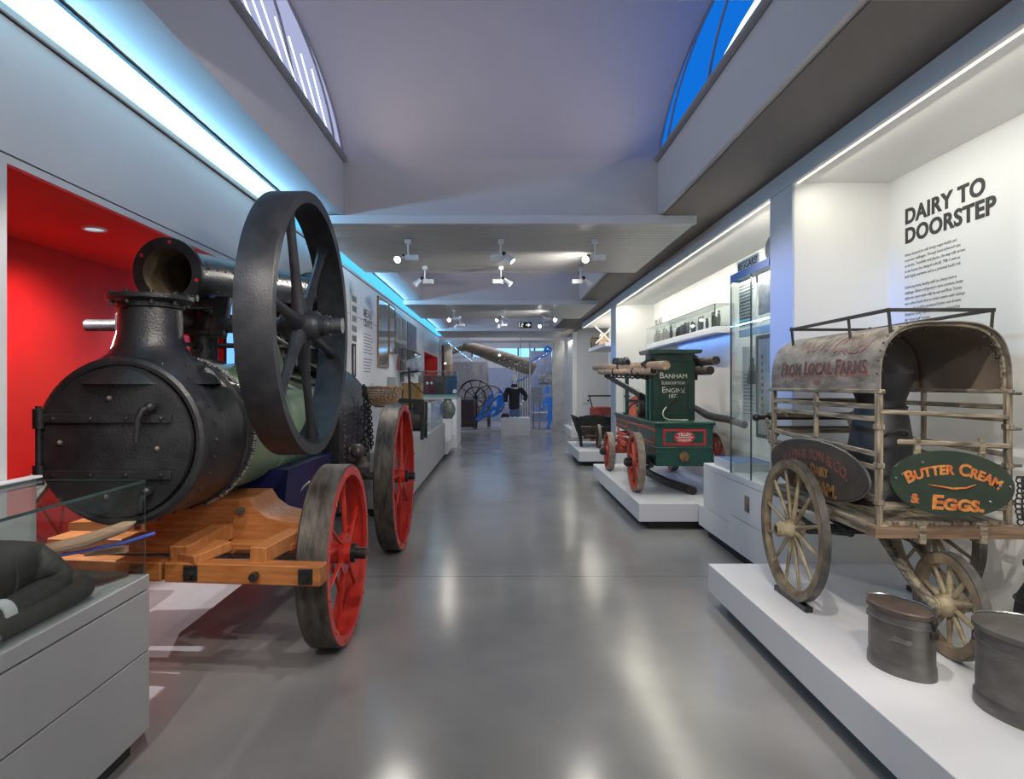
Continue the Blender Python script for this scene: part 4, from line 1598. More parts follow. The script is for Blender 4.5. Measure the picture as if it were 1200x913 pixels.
for x in (1.945, 2.095):
    b = MB()
    b.tube([(x + (.0 if x < 2 else .0), 3.42, .80), (x, 3.30, .72), (x, 3.08, .58), (x, 2.92, PT + .235)], [.024, .026, .024, .026], 8)
    b.ball((x, 2.92, PT + .235), .032, 10)
    b.build('fork_arm', OLDW, CART)
b = MB()
b.tube([(2.02, 3.42, .70), (2.02, 3.42, .80)], .035, 12)
b.box(1.90, 2.14, 3.36, 3.46, .77, .80, .006)
b.box(1.92, 1.97, 3.0, 3.42, .755, .785, .004)
b.build('fork_crown', BLKMAT, CART)
MB().cyl((1.91, 2.92, PT + .235), (2.16, 2.92, PT + .235), .014, 12).build('castor_axle', IRON, CART)
# push handle at the far end
b = MB()
b.cyl((1.73, 4.38, 1.275), (2.36, 4.38, 1.275), .017, 14)
b.ball((1.725, 4.38, 1.275), .027, 12)
b.cyl((1.80, 4.36, 1.205), (2.34, 4.36, 1.205), .013, 12)
b.build('push_handle', BLK, CART)
for x in (XL + .03, XR - .02):
    b = MB()
    b.tube([(x, 4.38, 1.275), (x, 4.33, 1.22), (x, 4.27, 1.21), (x, 4.2, 1.17)], .013, 8)
    b.tube([(x, 4.37, 1.29), (x, 4.32, 1.31), (x, 4.2, 1.30)], .010, 8)
    b.tube([(x - .02, 4.30, 1.20), (x - .02, 4.27, 1.12), (x - .01, 4.22, 1.08), (x, 4.2, 1.10)], .011, 8)
    b.build('handle_bracket', OLDW, CART)
# end chain
b = MB()
for i in range(9):
    b.torus((XR + .032 + .006 * math.sin(i), Y0 - .03, 1.055 - i * .024), (1, .4, 0) if i % 2 else (.4, 1, 0), .014, .004, 10, 5)
for i in range(8):
    b.torus((XR + .058, Y0 - .03, 1.055 - i * .024), (1, .4, 0) if i % 2 else (.4, 1, 0), .014, .004, 10, 5)
b.tube([(XR + .02, Y0 - .03, 1.07), (XR + .07, Y0 - .03, 1.07)], .006, 6)
b.build('chain', BLKMAT, CART)
for z in (1.455, 1.29, 1.12):
    MB().cyl((XR, Y0 - .01, z), (XR + .055, Y0 - .01, z), .007, 8).build('eye_bolt', IRON, CART)
for x in (1.655, 2.445):                                  # black wheel rests
    b = MB()
    b.box(x - .022, x + .022, WCY - .20, WCY + .20, PT, PT + .030, .003)
    tag(b.build('wheel_rest', BLK), 'black wheel rest under the %s large wheel of the dairy cart' % ('nearer' if x < 2 else 'far right'), 'support')
# tall churn standing inside the cart
t = thing('milk_churn', 'tall dark conical milk churn standing inside the dairy cart', 'churn', (2.06, 3.52, FZ + .015))
b = MB()
c = (2.06, 3.52, FZ + .015)
b.lathe([(0, 0), (.185, 0), (.19, .01), (.19, .03), (.183, .05), (.165, .26), (.128, .50), (.118, .54), (.122, .56), (.165, .685), (.168, .695), (.155, .695), (.112, .57), (0, .56)], c, (0, 0, 1), 40)
b.build('body', CHURN, t)
b = MB()
b.torus((2.06, 3.52, FZ + .53), (0, 0, 1), .122, .008, 32, 8)
b.torus((2.06, 3.52, FZ + .045), (0, 0, 1), .188, .009, 32, 8)
b.build('band', CHURN, t)
b = MB()
b.tube([Vector((2.05, 3.365, 1.235)) + Vector((-.055 * math.cos(q), -.045 * math.sin(q), .03 * math.sin(q))) for q in [PI * i / 10 for i in range(11)]], .007, 8)
b.build('handle', IRON, t)


# oval milk cans
def milk_can(c, a, bb, h, rot, label, lidmat):
    t = thing('milk_can', label, 'can', c)
    b = MB()
    ca = dict(o=c, axis=(0, 0, 1), n=56, sx=a, sy=bb, rot=rot)
    b.lathe([(0, 0), (1.0, 0), (1.015, .006), (1.015, .012), (1.01, .045), (.99, .052), (.975, .06), (.97, h * .7), (.975, h - .02), (.97, h), (0, h)], **ca)
    BO = b.build('body', TIN, t)
    for z in (h * .80,):
        b = MB()
        b.lathe([(.97, z - .006), (1.0, z - .004), (1.005, z), (1.0, z + .004), (.97, z + .006)], **ca)
        b.build('bead', TIN, BO)
    b = MB()
    b.lathe([(1.0, h - .016), (1.03, h - .014), (1.03, h + .004), (.98, h + .010), (.5, h + .018), (0, h + .02)], **ca)
    b.build('lid', lidmat, t)
    u, w_, _ = basis((0, 0, 1))
    C = Vector(c)
    d1 = u * math.cos(rot) + w_ * math.sin(rot)
    d2 = w_ * math.cos(rot) - u * math.sin(rot)
    b = MB()
    pts = [C + d1 * (a * 1.03 * math.cos(q)) + d2 * (-.02 + bb * .0) + d2 * (bb * 1.04 * math.sin(q)) + Vector((0, 0, h + .012 + .004 * math.sin(q))) for q in [PI * i / 14 for i in range(15)]]
    b.tube(pts, .0045, 6)
    b.build('bail_handle', STEELM, t)
    for s_ in (1, -1):
        b = MB()
        p = C + d1 * (a * 1.02 * s_)
        b.ball(p + Vector((0, 0, h - .02)), .014, 8)
        b.bar(p + Vector((0, 0, h * .68)), p + Vector((0, 0, h - .02)), .010, .010)
        b.bar(p + Vector((0, 0, h * .68)), p + Vector((0, 0, h * .80)), .03, .022, .004)
        b.build('lug', BLKMAT, t)
    b = MB()
    p = C + d1 * (a * .55) - d2 * (bb * .84)
    q = d1 * .02
    b.tube([p - q * 1.6 + Vector((0, 0, h * .60)), p - q * 1.8 - d2 * .02 + Vector((0, 0, h * .60)), p + q * 1.2 - d2 * .015 + Vector((0, 0, h * .60)), p + q * 1.4 + Vector((0, 0, h * .60))], .010, 8)
    b.build('side_handle', TIN, t)


milk_can((1.727, 2.80, PT), .148, .094, .268, rad(-71), 'smaller oval milk can with a brown lid in front of the small cart wheel', TINB)
milk_can((1.985, 2.375, PT), .222, .155, .312, rad(-66), 'larger oval grey milk can at the right edge nearest to us', TIN)
t = thing('milk_churn', 'dark tapering churn with a ring handle, half cut off by the right edge', 'churn', (2.42, 2.85, PT))
b = MB()
b.lathe([(0, 0), (.155, 0), (.158, .02), (.15, .04), (.125, .28), (.085, .36), (.08, .40), (.10, .42), (.10, .44), (0, .45)], (2.42, 2.85, PT), (0, 0, 1), 36)
b.build('body', CHURN, t)
b = MB()
b.torus((2.42, 2.85, PT + .27), (0, 0, 1), .130, .006, 32, 6)
b.build('band', CHURN, t)
b = MB()
b.torus((2.30, 2.80, PT + .40), (.2, 1, 0), .025, .006, 16, 6)
b.build('ring_handle', STEELM, t)

# ================================================================ RIGHT SHOWCASE (second recess)
t = thing('showcase', 'tall glass showcase with a blue header beside the dairy pier', 'display case', (2.33, 5.25, 0))
b = MB()
b.box(WR, 2.62, 4.84, 5.685, .08, .36, .002)
b.box(WR, 2.62, 4.84, 5.685, .366, .665, .002)
b.box(WR, 2.62, 4.84, 5.685, .671, .725, .003)
b.build('plinth', PLINTH, t)
MB().box(WR + .03, 2.6, 4.86, 5.66, 0, .70).build('seam', DARKGAP, t)
b = MB()
b.box(WR, WR + .014, 4.84, 5.66, 2.385, 2.445, .002)
b.box(WR, 2.655, 5.646, 5.66, 2.385, 2.445, .002)
b.build('header', HEADERB, t)
MB().box(WR + .012, 2.655, 4.84, 5.646, 2.40, 2.43).build('top_board', PLINTH, t)
b = MB()
b.box(WR + .002, WR + .012, 4.84, 5.20, .725, 2.385)
b.box(WR + .002, WR + .012, 5.205, 5.66, .725, 2.385)
b.build('front_pane', GLASS, t)
MB().box(WR + .014, 2.65, 5.648, 5.658, .725, 2.385).build('side_pane', GLASS, t)
b = MB()
b.box(WR + .001, WR + .013, 5.654, 5.661, .725, 2.385)
b.box(WR + .001, WR + .013, 5.200, 5.205, .725, 2.385)
b.build('pane_edge', GEDGE, t)
MB().box(2.58, 2.655, 4.84, 5.64, .725, 2.40).build('back_board', PAPER, t)
PD, PD2, PD3 = photo_mat('print_dark', (.03, .03, .034), (.20, .20, .21), 9, 3), photo_mat('print_mid', (.16, .16, .16), (.42, .42, .41), 7, 11), photo_mat('print_blue_grey', (.04, .05, .10), (.14, .15, .22), 6, 5)
HANDBILL = M('handbill_paper', (.66, .68, .66), (.74, .76, .74), .5, scale=5)


def hung(name, x, y0, y1, z0, z1, mat, label, cat, sgn=-1, th=.012, group=None, frame=None):
    """flat picture on a wall facing sgn*X"""
    t_ = thing(name, label, cat, (x, (y0 + y1) / 2, z0), group)
    xa, xb = sorted((x, x + sgn * th))
    MB().box(xa, xb, y0, y1, z0, z1, .002).build('panel', mat, t_)
    if frame:
        b_ = MB()
        f_ = .03
        xc_ = x + sgn * (th + .008)
        xa, xb = sorted((x, xc_))
        b_.box(xa, xb, y0 - f_, y0, z0 - f_, z1 + f_, .003)
        b_.box(xa, xb, y1, y1 + f_, z0 - f_, z1 + f_, .003)
        b_.box(xa, xb, y0, y1, z0 - f_, z0, .003)
        b_.box(xa, xb, y0, y1, z1, z1 + f_, .003)
        b_.build('frame', frame, t_)
    return t_


def lines_on(t_, x, y0, y1, z1, dz, n, mat, sgn=-1, seed=1, hgt=.35, bold0=False):
    r_ = random.Random(seed)
    b_ = MB()
    for i in range(n):
        z = z1 - i * dz
        L_ = (y1 - y0) * r_.uniform(.72, 1)
        ya, yb = (y1 - L_, y1) if sgn < 0 else (y0, y0 + L_)
        k = max(2, int(L_ / .05))
        h = dz * (hgt + (.25 if bold0 and i % 5 == 0 else 0))
        xa, xb = sorted((x, x + sgn * .0015))
        q = ya
        while q < yb - .01:
            wd = r_.uniform(.02, .06)
            b_.box(xa, xb, q, min(yb, q + wd), z - h / 2, z + h / 2)
            q += wd + .010
    return b_.build('print_lines', mat, t_)


h_ = hung('handbill', 2.075, 5.27, 5.62, 1.98, 2.37, HANDBILL, 'grey printed handbill hanging high in the tall showcase', 'poster')
lines_on(h_, 2.062, 5.285, 5.605, 2.335, .028, 13, LETTER, -1, 4, .42, True)
hung('photograph', 2.075, 4.86, 5.20, 2.05, 2.37, PD2, 'dark mounted photograph beside the handbill in the tall showcase', 'photograph')
hung('blue_shelf_label', 2.075, 4.86, 5.62, 1.90, 1.965, M('pale_blue_label', (.30, .46, .62), None, .4), 'pale blue label strip under the handbill in the tall showcase', 'label')
lb_ = hung('label_board', 2.10, 5.30, 5.60, 1.18, 1.82, PAPER, 'white text board low in the tall showcase', 'label')
lines_on(lb_, 2.087, 5.32, 5.58, 1.58, .030, 12, LETTERG, -1, 8, .3)
bn = hung('banner', 2.09, 4.86, 5.24, 1.10, 1.86, BLINDG, 'grey cloth banner with a dark edge and red marks in the tall showcase', 'banner', frame=TASSEL)
b = MB()
for i in range(9):
    b.box(2.073, 2.078, 5.14, 5.165, 1.70 - .055 * i, 1.73 - .055 * i, .002)
b.build('red_marks', REDL, bn)
t = thing('tassel', 'grey tassel hanging in front of the banner in the tall showcase', 'tassel', (2.04, 5.27, 1.2))
b = MB()
b.tube([(2.04, 5.27, 1.90), (2.04, 5.27, 1.70)], .004, 6)
b.lathe([(0, 0), (.036, 0), (.040, .02), (.022, .15), (.014, .17), (.020, .19), (.016, .21), (0, .22)], (2.04, 5.27, 1.50), (0, 0, 1), 18)
b.build('skirt', TASSEL, t)
# sign above the showcase
t = thing('case_sign', 'small black-lettered BEGGARS! sign standing on the blue header', 'sign', (2.03, 5.4, 2.445))
MB().box(2.025, 2.035, 5.10, 5.56, 2.446, 2.54, .002).build('sign_board', NICHEW, t)
text('sign_lettering', 'BEGGARS!', .088, (2.0245, 5.33, 2.460), BY, UZ, LETTER, t, bold=.0006, sx=1.05)
t = thing('round_plaque', 'small round grey plaque above the blue header next to the pier', 'plaque', (2.05, 4.93, 2.445))
b = MB()
b.disc((2.05, 4.93, 2.53), (1, 0, 0), .085, -.008, .008, 32)
b.build('disc', PD2, t)
MB().torus((2.05, 4.93, 2.53), (1, 0, 0), .085, .008, 32, 6).build('rim', TIN, t)
# reading rail plinth
t = thing('label_plinth', 'stepped white plinth between the fire engine and the tall showcase', 'plinth', (2.3, 6.05, 0))
b = MB()
b.box(WR, 2.64, 5.69, 6.56, .08, .285, .003)
b.build('step', PLINTH, t)
b = MB()
b.box(WR + .001, 2.64, 5.69, 6.40, .289, .665, .003)
b.box(WR, 2.64, 5.69, 6.40, .670, .722, .003)
b.build('block', PLINTH, t)
MB().box(WR + .04, 2.63, 5.70, 6.38, 0, .70).build('seam', DARKGAP, t)
t = thing('reading_rail', 'sloping label box with a blue printed top on the stepped plinth', 'label', (2.2, 6.0, .725))
b = MB()
b.prism([(5.72, .8), (6.27, .8), (6.27, .725), (5.72, .725)], 'yz', 2.06, 2.42)
b.build('box', PLINTH, t)
MB().box(2.075, 2.405, 5.735, 6.255, .80, .804, .001).build('printed_top', photo_mat('blue_print', (.05, .12, .40), (.10, .22, .55), 4, 2), t)
t = thing('small_photo_block', 'small photo block low inside the glass showcase front', 'label', (2.06, 5.5, .366))
b = MB()
b.box(1.992, 1.998, 5.22, 5.31, .46, .59, .002)
b.build('photo_face', photo_mat('brown_print', (.05, .045, .04), (.40, .30, .2), 8, 4), t)

# long wall case of model figures
t = thing('wall_case', 'long glass wall case of small figures high on the white recess wall', 'display case', (2.55, 9.2, 2.09))
MB().box(2.46, 2.655, 7.46, 11.0, 2.09, 2.165, .003).build('shelf_base', PLINTH, t)
b = MB()
b.box(2.462, 2.468, 7.47, 11.0, 2.165, 2.42)
b.box(2.468, 2.65, 7.466, 7.472, 2.165, 2.42)
b.box(2.46, 2.65, 7.46, 11.0, 2.42, 2.426)
b.build('pane', GLASS, t)
b = MB()
b.box(2.459, 2.469, 7.46, 7.47, 2.165, 2.426)
b.box(2.459, 2.463, 7.46, 11.0, 2.421, 2.427)
b.box(2.459, 2.65, 7.459, 7.463, 2.421, 2.427)
b.build('pane_edge', GEDGE, t)
MB().box(2.63, 2.655, 7.40, 7.465, 2.09, 2.43, .002).build('end_block', PLINTH, t)
for i in range(26):
    y = 7.62 + i * .128
    r_ = random.Random(i)
    o = MB()
    h = r_.uniform(.13, .225)
    x = 2.55 + r_.uniform(-.05, .03)
    o.box(x - .03, x + .03, y - .045, y + .045, 2.166, 2.178, .002)
    o.tube([(x, y, 2.175), (x, y, 2.166 + h * .45)], [.016, .022], 7)
    o.tube([(x, y, 2.166 + h * .4), (x, y, 2.166 + h * .78)], [.024, .017], 7)
    o.ball((x, y, 2.166 + h * .88), .016, 7)
    for s_ in (-1, 1):
        q_ = Vector((x, y + s_ * r_.uniform(.03, .05), 2.166 + h * r_.uniform(.35, .95)))
        o.tube([(x, y + s_ * .015, 2.166 + h * .72), q_, q_ + Vector((0, s_ * .006, .03))], [.008, .006, .004], 5)
    tag(o.build('model_figure', DKW if i % 3 else TIN), 'small dark model figure standing in the long glass wall case', 'model', 'figures in the wall case')
t = thing('wall_title', 'small grey VILLAGE heading on the wall beyond the glass figure case', 'lettering', (X, 10.9, 2.45))
text('heading_line', 'VILLAGE', .14, (X, 11.2, 2.50), BY, UZ, LETTERG, t, 'LEFT', bold=.002)
lines_on(t, X, 10.6, 11.2, 2.44, .035, 12, LETTERG, -1, 6, .3)
area((2.60, 8.6, 2.075), (2.66, 8.6, 1.2), 3, .03, 2.2, (.12, .30, 1))  # added blue lamp for the glow on the wall below the case
ol = MB()
ol.box(2.56, 2.62, 7.5, 10.9, 2.078, 2.09, .002)
tag(ol.build('added_blue_strip', HEADERB), 'thin blue strip added under the long glass wall case', 'light')
t = thing('wall_panel', 'grey text panel on the wall behind the fire engine post', 'panel', (2.5, 11.28, 1.1))
MB().box(2.12, 2.42, 11.27, 11.293, .95, 1.42, .003).build('panel', PAPER, t)
# third recess: shelf with models, tall blue panel
t = thing('wall_shelf', 'small white shelf in the far right recess', 'shelf', (2.2, 14.6, 2.2))
b = MB()
b.box(2.12, 2.655, 13.2, 15.7, 2.27, 2.35, .004)
b.build('board', PLINTH, t)
t = thing('model_windmill', 'pale wooden model with crossed sails on the far white shelf', 'model', (2.3, 14.7, 2.35))
b = MB()
b.lathe([(0, 0), (.12, 0), (.085, .22), (.095, .24), (.045, .30), (0, .32)], (2.32, 14.7, 2.35), (0, 0, 1), 8)
b.build('tower', POLE, t)
b = MB()
for a in (PI / 4, 3 * PI / 4):
    d = Vector((math.cos(a), 0, math.sin(a))) * .27
    b.bar(Vector((2.32, 14.58, 2.60)) - d, Vector((2.32, 14.58, 2.60)) + d, .035, .03, .003)
b.build('sails', PAPER, t)
t = thing('small_crate', 'small dark slatted crate at the end of the far white shelf', 'crate', (2.2, 15.4, 2.35))
b = MB()
for k in range(5):
    b.box(2.14, 2.34, 15.2, 15.5, 2.355 + .055 * k, 2.39 + .055 * k, .002)
for x_, y_ in ((2.15, 15.21), (2.33, 15.21), (2.15, 15.49), (2.33, 15.49)):
    b.box(x_ - .015, x_ + .015, y_ - .015, y_ + .015, 2.352, 2.63)
b.build('slats', DKW, t)
hung('tall_banner', NB - .003, 12.3, 12.9, .9, 2.0, M('lilac_banner', (.36, .36, .62), None, .6), 'tall lilac banner below the far white shelf', 'banner')
hung('tall_banner', 2.5, 12.0, 12.2, 1.05, 1.75, photo_mat('face_print', (.16, .15, .12), (.40, .38, .32), 9, 8), 'tall narrow banner printed with old objects in the far right recess', 'banner')
t = thing('red_barrow', 'small red hand barrow handle behind the dark wooden barrow', 'barrow', (2.45, 15.4, 0))
b = MB()
b.box(2.16, 2.62, 15.2, 15.8, .75, .95, .02)
b.build('body', FRED, t)
b = MB()
b.tube([(2.05, 15.3, 1.22), (2.62, 15.3, 1.22)], .018, 8)
b.tube([(2.08, 15.3, 1.22), (2.2, 15.4, .85)], .014, 8)
b.build('handle', BLKMAT, t)
b = MB()
for x_ in (2.2, 2.58):
    b.tube([(x_, 15.35, 0), (x_, 15.4, .78)], .022, 8)
    b.tube([(x_, 15.72, 0), (x_, 15.65, .78)], .022, 8)
b.build('leg', FRED, t)
t = thing('control_box', 'white wall box with a dark keyhole on the end wall at the far right', 'box', (2.3, 18.08, 1))
q0 = at(687, 467, 18.08)
b = MB()
b.box(q0.x - .12, q0.x + .12, 18.06, 18.10, q0.z - .14, q0.z + .14, .008)
b.build('cover', PAINT, t)
MB().disc((q0.x + .05, 18.06, q0.z - .06), (0, 1, 0), .03, -.006, .002, 16).build('lock', BLK, t)
# ================================================================ FIRE ENGINE
FE = thing('manual_fire_engine', 'green and red horse-drawn manual fire engine with long pump poles', 'fire engine', (2.0, 8.2, PT))
TX0, TX1, TY0 = 1.70, 2.32, 7.10
b = MB()
b.prism([(7.10, .60), (7.92, .60), (8.02, .70), (8.25, .84), (9.57, .88), (9.57, 1.055), (7.10, 1.055)], 'yz', TX0, TX1)
TUB = b.build('tub', FGREEN, FE, 25)
b = MB()
b.box(TX0 - .025, TX1 + .025, TY0 - .025, 9.6, 1.052, 1.082, .006)
b.box(TX0 - .012, TX1 + .012, TY0 - .012, 9.585, 1.020, 1.052, .006)
b.box(TX0 - .010, TX1 + .010, TY0 - .012, 7.95, .792, .806, .004)
b.build('tub_moulding', FGREEN, TUB)


def red_frame(x, y0, y1, z0, z1, w_=.022):
    b_ = MB()
    for (a0, a1, c0, c1) in ((y0, y1, z0, z0 + w_), (y0, y1, z1 - w_, z1), (y0, y0 + w_, z0 + w_, z1 - w_), (y1 - w_, y1, z0 + w_, z1 - w_)):
        b_.box(x - .004, x + .001, a0, a1, c0, c1, .0015)
    b_.build('red_panel_line', FRED, TUB)


red_frame(TX0, 7.16, 7.93, .83, 1.005)
red_frame(TX0, 7.99, 8.72, .87, 1.005)
red_frame(TX0, 8.78, 9.53, .905, 1.005)
b = MB()
xs, xe, za, zb, w_ = 1.775, 2.245, .825, 1.005, .024
for (a0, a1, c0, c1) in ((xs, xe, za, za + w_), (xs, xe, zb - w_, zb), (xs, xs + w_, za + w_, zb - w_), (xe - w_, xe, za + w_, zb - w_)):
    b.box(a0, a1, TY0 - .004, TY0 + .001, c0, c1, .0015)
b.build('end_panel_line', CRIM, TUB)
b = MB()
b.lathe([(0, -.006), (.98, -.006), (1, -.004), (1, .001), (0, .001)], (2.01, TY0, .915), (0, 1, 0), 48, False, .115, .068)
PL = b.build('maker_plate', CRIM, TUB)
text('plate_lettering', 'TILLEY', .046, (2.01, TY0 - .007, .934), (1, 0, 0), UZ, CREAML, PL, bold=.0018, warp=arc_warp(.20))
text('plate_lettering', 'BLACKFRIARS ROAD', .020, (2.01, TY0 - .007, .909), (1, 0, 0), UZ, CREAML, PL, bold=.0008)
text('plate_lettering', 'LONDON', .034, (2.01, TY0 - .007, .870), (1, 0, 0), UZ, CREAML, PL, bold=.0012, warp=arc_warp(-.30))
b = MB()
b.lathe([(0, -.06), (.018, -.06), (.022, -.04), (.05, -.035), (.055, -.01), (.06, 0), (0, 0)], (2.0, TY0, .70), (0, 1, 0), 20)
for i in range(6):
    a = 2 * PI * i / 6
    b.cyl((2.0 + .04 * math.cos(a), TY0 - .05, .70 + .04 * math.sin(a)), (2.0 + .04 * math.cos(a), TY0 - .02, .70 + .04 * math.sin(a)), .009, 8)
b.build('outlet_cap', BRASS, TUB)
# tower
b = MB()
b.box(1.755, 2.24, 7.50, 7.88, 1.08, 1.852, .006)
TW = b.build('pump_tower', FGREEND, FE)
b = MB()
b.prism([(1.71, 1.85), (1.69, 1.868), (1.69, 1.895), (2.305, 1.895), (2.305, 1.868), (2.285, 1.85)], 'xz', 7.42, 7.94)
b.build('tower_roof', FGREEND, TW)
b = MB()
for (a0, a1, c0, c1) in ((1.755, 2.24, 1.08, 1.165), (1.755, 2.24, 1.76, 1.852), (1.755, 1.835, 1.165, 1.76), (2.16, 2.24, 1.165, 1.76)):
    b.box(a0, a1, 7.486, 7.502, c0, c1, .004)
b.build('tower_frame', FGREEND, TW)
b = MB()
b.box(1.735, 1.76, 7.52, 7.60, 1.08, 1.55, .006)
b.box(1.735, 1.76, 7.70, 7.78, 1.08, 1.55, .006)
b.build('tower_batten', FGREEN, TW)
for s_, sz, z in (('Banham', .098, 1.565), ('Subscription', .062, 1.495), ('Engine', .096, 1.40), ('1877', .060, 1.340)):
    text('tower_lettering', s_, sz, (1.99, 7.484 if s_ != 'x' else 0, z), (1, 0, 0), UZ, CREAML, TW, caps=.76, bold=.0, sx=1.0 if s_ != 'Subscription' else .86)
b = MB()
b.tube([(2.165, 7.46, 1.545), (2.08, 7.455, 1.43), (1.97, 7.45, 1.30), (1.90, 7.45, 1.235)], .008, 8)
b.build('branch_pipe', BLKMAT, FE)
b = MB()
b.tube([(1.90, 7.45, 1.235), (1.865, 7.45, 1.19), (1.858, 7.45, 1.15), (1.88, 7.45, 1.11), (1.93, 7.45, 1.09), (2.0, 7.45, 1.088), (2.15, 7.46, 1.088)], .007, 8)
b.build('white_cord', CREAML, FE)
# pump poles: left pair and right pair
for pts_, rr_, nm, mt in (
        ([(1.735, 6.82, 1.697), (1.685, 7.6, 1.712), (1.55, 9.3, 1.742), (1.475, 10.15, 1.757)], .047, 'pump_pole', POLE),
        ([(1.70, 7.22, 1.645), (1.63, 8.2, 1.66), (1.505, 9.8, 1.685)], .045, 'pump_pole', POLE),
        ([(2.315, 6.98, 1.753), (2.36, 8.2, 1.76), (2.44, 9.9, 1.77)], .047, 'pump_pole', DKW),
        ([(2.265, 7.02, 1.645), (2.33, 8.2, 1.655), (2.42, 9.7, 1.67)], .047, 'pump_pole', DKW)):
    P_ = MB().tube(pts_, rr_, 16).build(nm, mt, FE)
    p0 = Vector(pts_[0])
    d = (p0 - Vector(pts_[1])).normalized()
    if nm and (mt is DKW or rr_ == .045):
        MB().disc(p0, d, rr_ * .8, 0, .003, 18).build('dark_socket', POLEHOLE, P_)
    for f in (.25, .62):
        q = Vector(pts_[0]).lerp(Vector(pts_[-1]), f)
        q = q + (Vector(pts_[1]) - Vector(pts_[0]).lerp(Vector(pts_[-1]), .33)) * .7
        MB().ring(q, d, rr_ * .6, rr_ + .006, -.03, .03, 20).build('pole_band', BLKMAT, P_)
for sx_, pts_ in ((1, [(1.66, 7.68, 1.62), (1.60, 8.6, 1.64), (1.54, 9.6, 1.66)]),):
    b = MB()
    for i in range(26):
        f = i / 25
        p = Vector(pts_[0]).lerp(Vector(pts_[-1]), f)
        b.torus(p + Vector((0, 0, .03 * math.sin(i * 2.1))), (.4, 1, .5 * (-1) ** i), .034, .011, 12, 6)
    b.build('rope_lashing', BLKMAT, FE)
# rocking levers and posts
for x in (1.715, 2.29):
    b = MB()
    b.bar((x, 7.95, 1.36), (x - .13 if x < 2 else x + .1, 9.85, 1.64), .035, .07, .006)
    b.bar((x, 7.60, 1.58), (x - .10 if x < 2 else x + .08, 8.45, 1.66), .035, .07, .006)
    b.build('rocking_lever', BLK, FE)
b = MB()
for x in (1.76, 2.22):
    b.bar((x, 7.66, 1.78), (x - .12 if x < 2 else x + .12, 7.5, 1.72), .05, .05, .01)
    b.ball((x - .02 if x < 2 else x + .02, 7.48, 1.80), .035, 10)
    b.tube([(x + (-.03 if x < 2 else .03), 7.45, 1.80), (x + (-.09 if x < 2 else .09), 7.42, 1.74), (x + (-.07 if x < 2 else .07), 7.42, 1.66)], .017, 8)
b.build('pole_bracket', BLKMAT, FE)
b = MB()
b.tube([(1.60, 8.7, 1.74), (1.58, 8.72, 1.84), (1.57, 9.0, 1.85), (1.56, 9.1, 1.76)], .012, 8)
for k in range(3):
    q = Vector((1.58, 8.2 + .32 * k, 1.80))
    b.tube([q + Vector((0, -.14, -.03)), q, q + Vector((0, .14, -.02))], [.03, .045, .03], 10)
b.build('pole_strap', BLKMAT, FE)
for x in (1.74, 2.26):
    b = MB()
    b.cyl((x, 8.95, 1.08), (x, 8.95, 1.66), .028, 12)
    b.box(x - .05, x + .05, 8.90, 9.0, 1.08, 1.11, .005)
    b.ring((x, 8.95, 1.33), (0, 0, 1), .02, .045, -.012, .012, 16)
    b.build('lever_post', FGREEN, FE)
b = MB()
b.bar((1.74, 8.95, 1.27), (1.76, 7.9, 1.29), .03, .035, .004)
b.tube([(1.745, 8.93, 1.10), (1.745, 8.85, 1.16), (1.745, 8.6, 1.23), (1.75, 8.3, 1.265)], .014, 8)
b.ball((1.74, 8.02, 1.34), .05, 10)
b.build('linkage', BLKMAT, FE)
# red seat box and rolled hose on the deck
b = MB()
b.prism([(8.30, 1.083), (8.84, 1.083), (8.78, 1.30), (8.36, 1.35)], 'yz', 1.74, 1.86)
b.prism([(7.95, 1.085), (8.72, 1.085), (8.62, 1.33), (7.98, 1.34)], 'yz', 1.86, 2.2)
b.build('seat_box', REDSEAT, FE)
t = thing('rolled_hose', 'brown rolled hose on the fire engine deck before the orange seat box', 'hose', (1.79, 8.25, 1.082))
b = MB()
for k, r_ in enumerate((.030, .055, .080)):
    for xx in (1.73, 1.765, 1.80, 1.835):
        b.torus((xx, 8.16, 1.083 + .094), (1, .05, 0), r_, .0135, 26, 8)
b.build('coil', HOSE, t)
MB().torus((1.715, 8.16, 1.177), (1, .05, 0), .022, .012, 18, 8).build('hose_end', BRASS, t)


def fire_wheel(x, cy, R_, sgn, nsp):
    cz = PT + R_
    b_ = MB()
    b_.ring((x, cy, cz), (1, 0, 0), R_ - .052, R_ - .014, -.032, .032, 56)
    W = b_.build('road_wheel', FRED, FE)
    MB().ring((x, cy, cz), (1, 0, 0), R_ - .016, R_, -.040, .040, 56).build('tyre', TANT, W)
    b_ = MB()
    b_.lathe([(.0, -sgn * .05), (.055, -sgn * .05), (.075, -sgn * .03), (.075, sgn * .03), (.055, sgn * .05), (0, sgn * .05)], (x, cy, cz), (1, 0, 0), 24)
    b_.build('hub', FRED, W)
    b_ = MB()
    b_.cyl((x + sgn * .04, cy, cz), (x + sgn * .12, cy, cz), .052, 18)
    b_.cyl((x + sgn * .12, cy, cz), (x + sgn * .135, cy, cz), .036, 16)
    b_.build('hub_cap', BLK, W)
    for i in range(nsp):
        a = 2 * PI * (i + .3) / nsp
        d = Vector((0, math.cos(a), math.sin(a)))
        c_ = Vector((x, cy, cz))
        MB().tube([c_ + d * .06, c_ + d * .12, c_ + d * (R_ - .045)], [.024, .021, .016], 8).build('spoke', FRED, W)


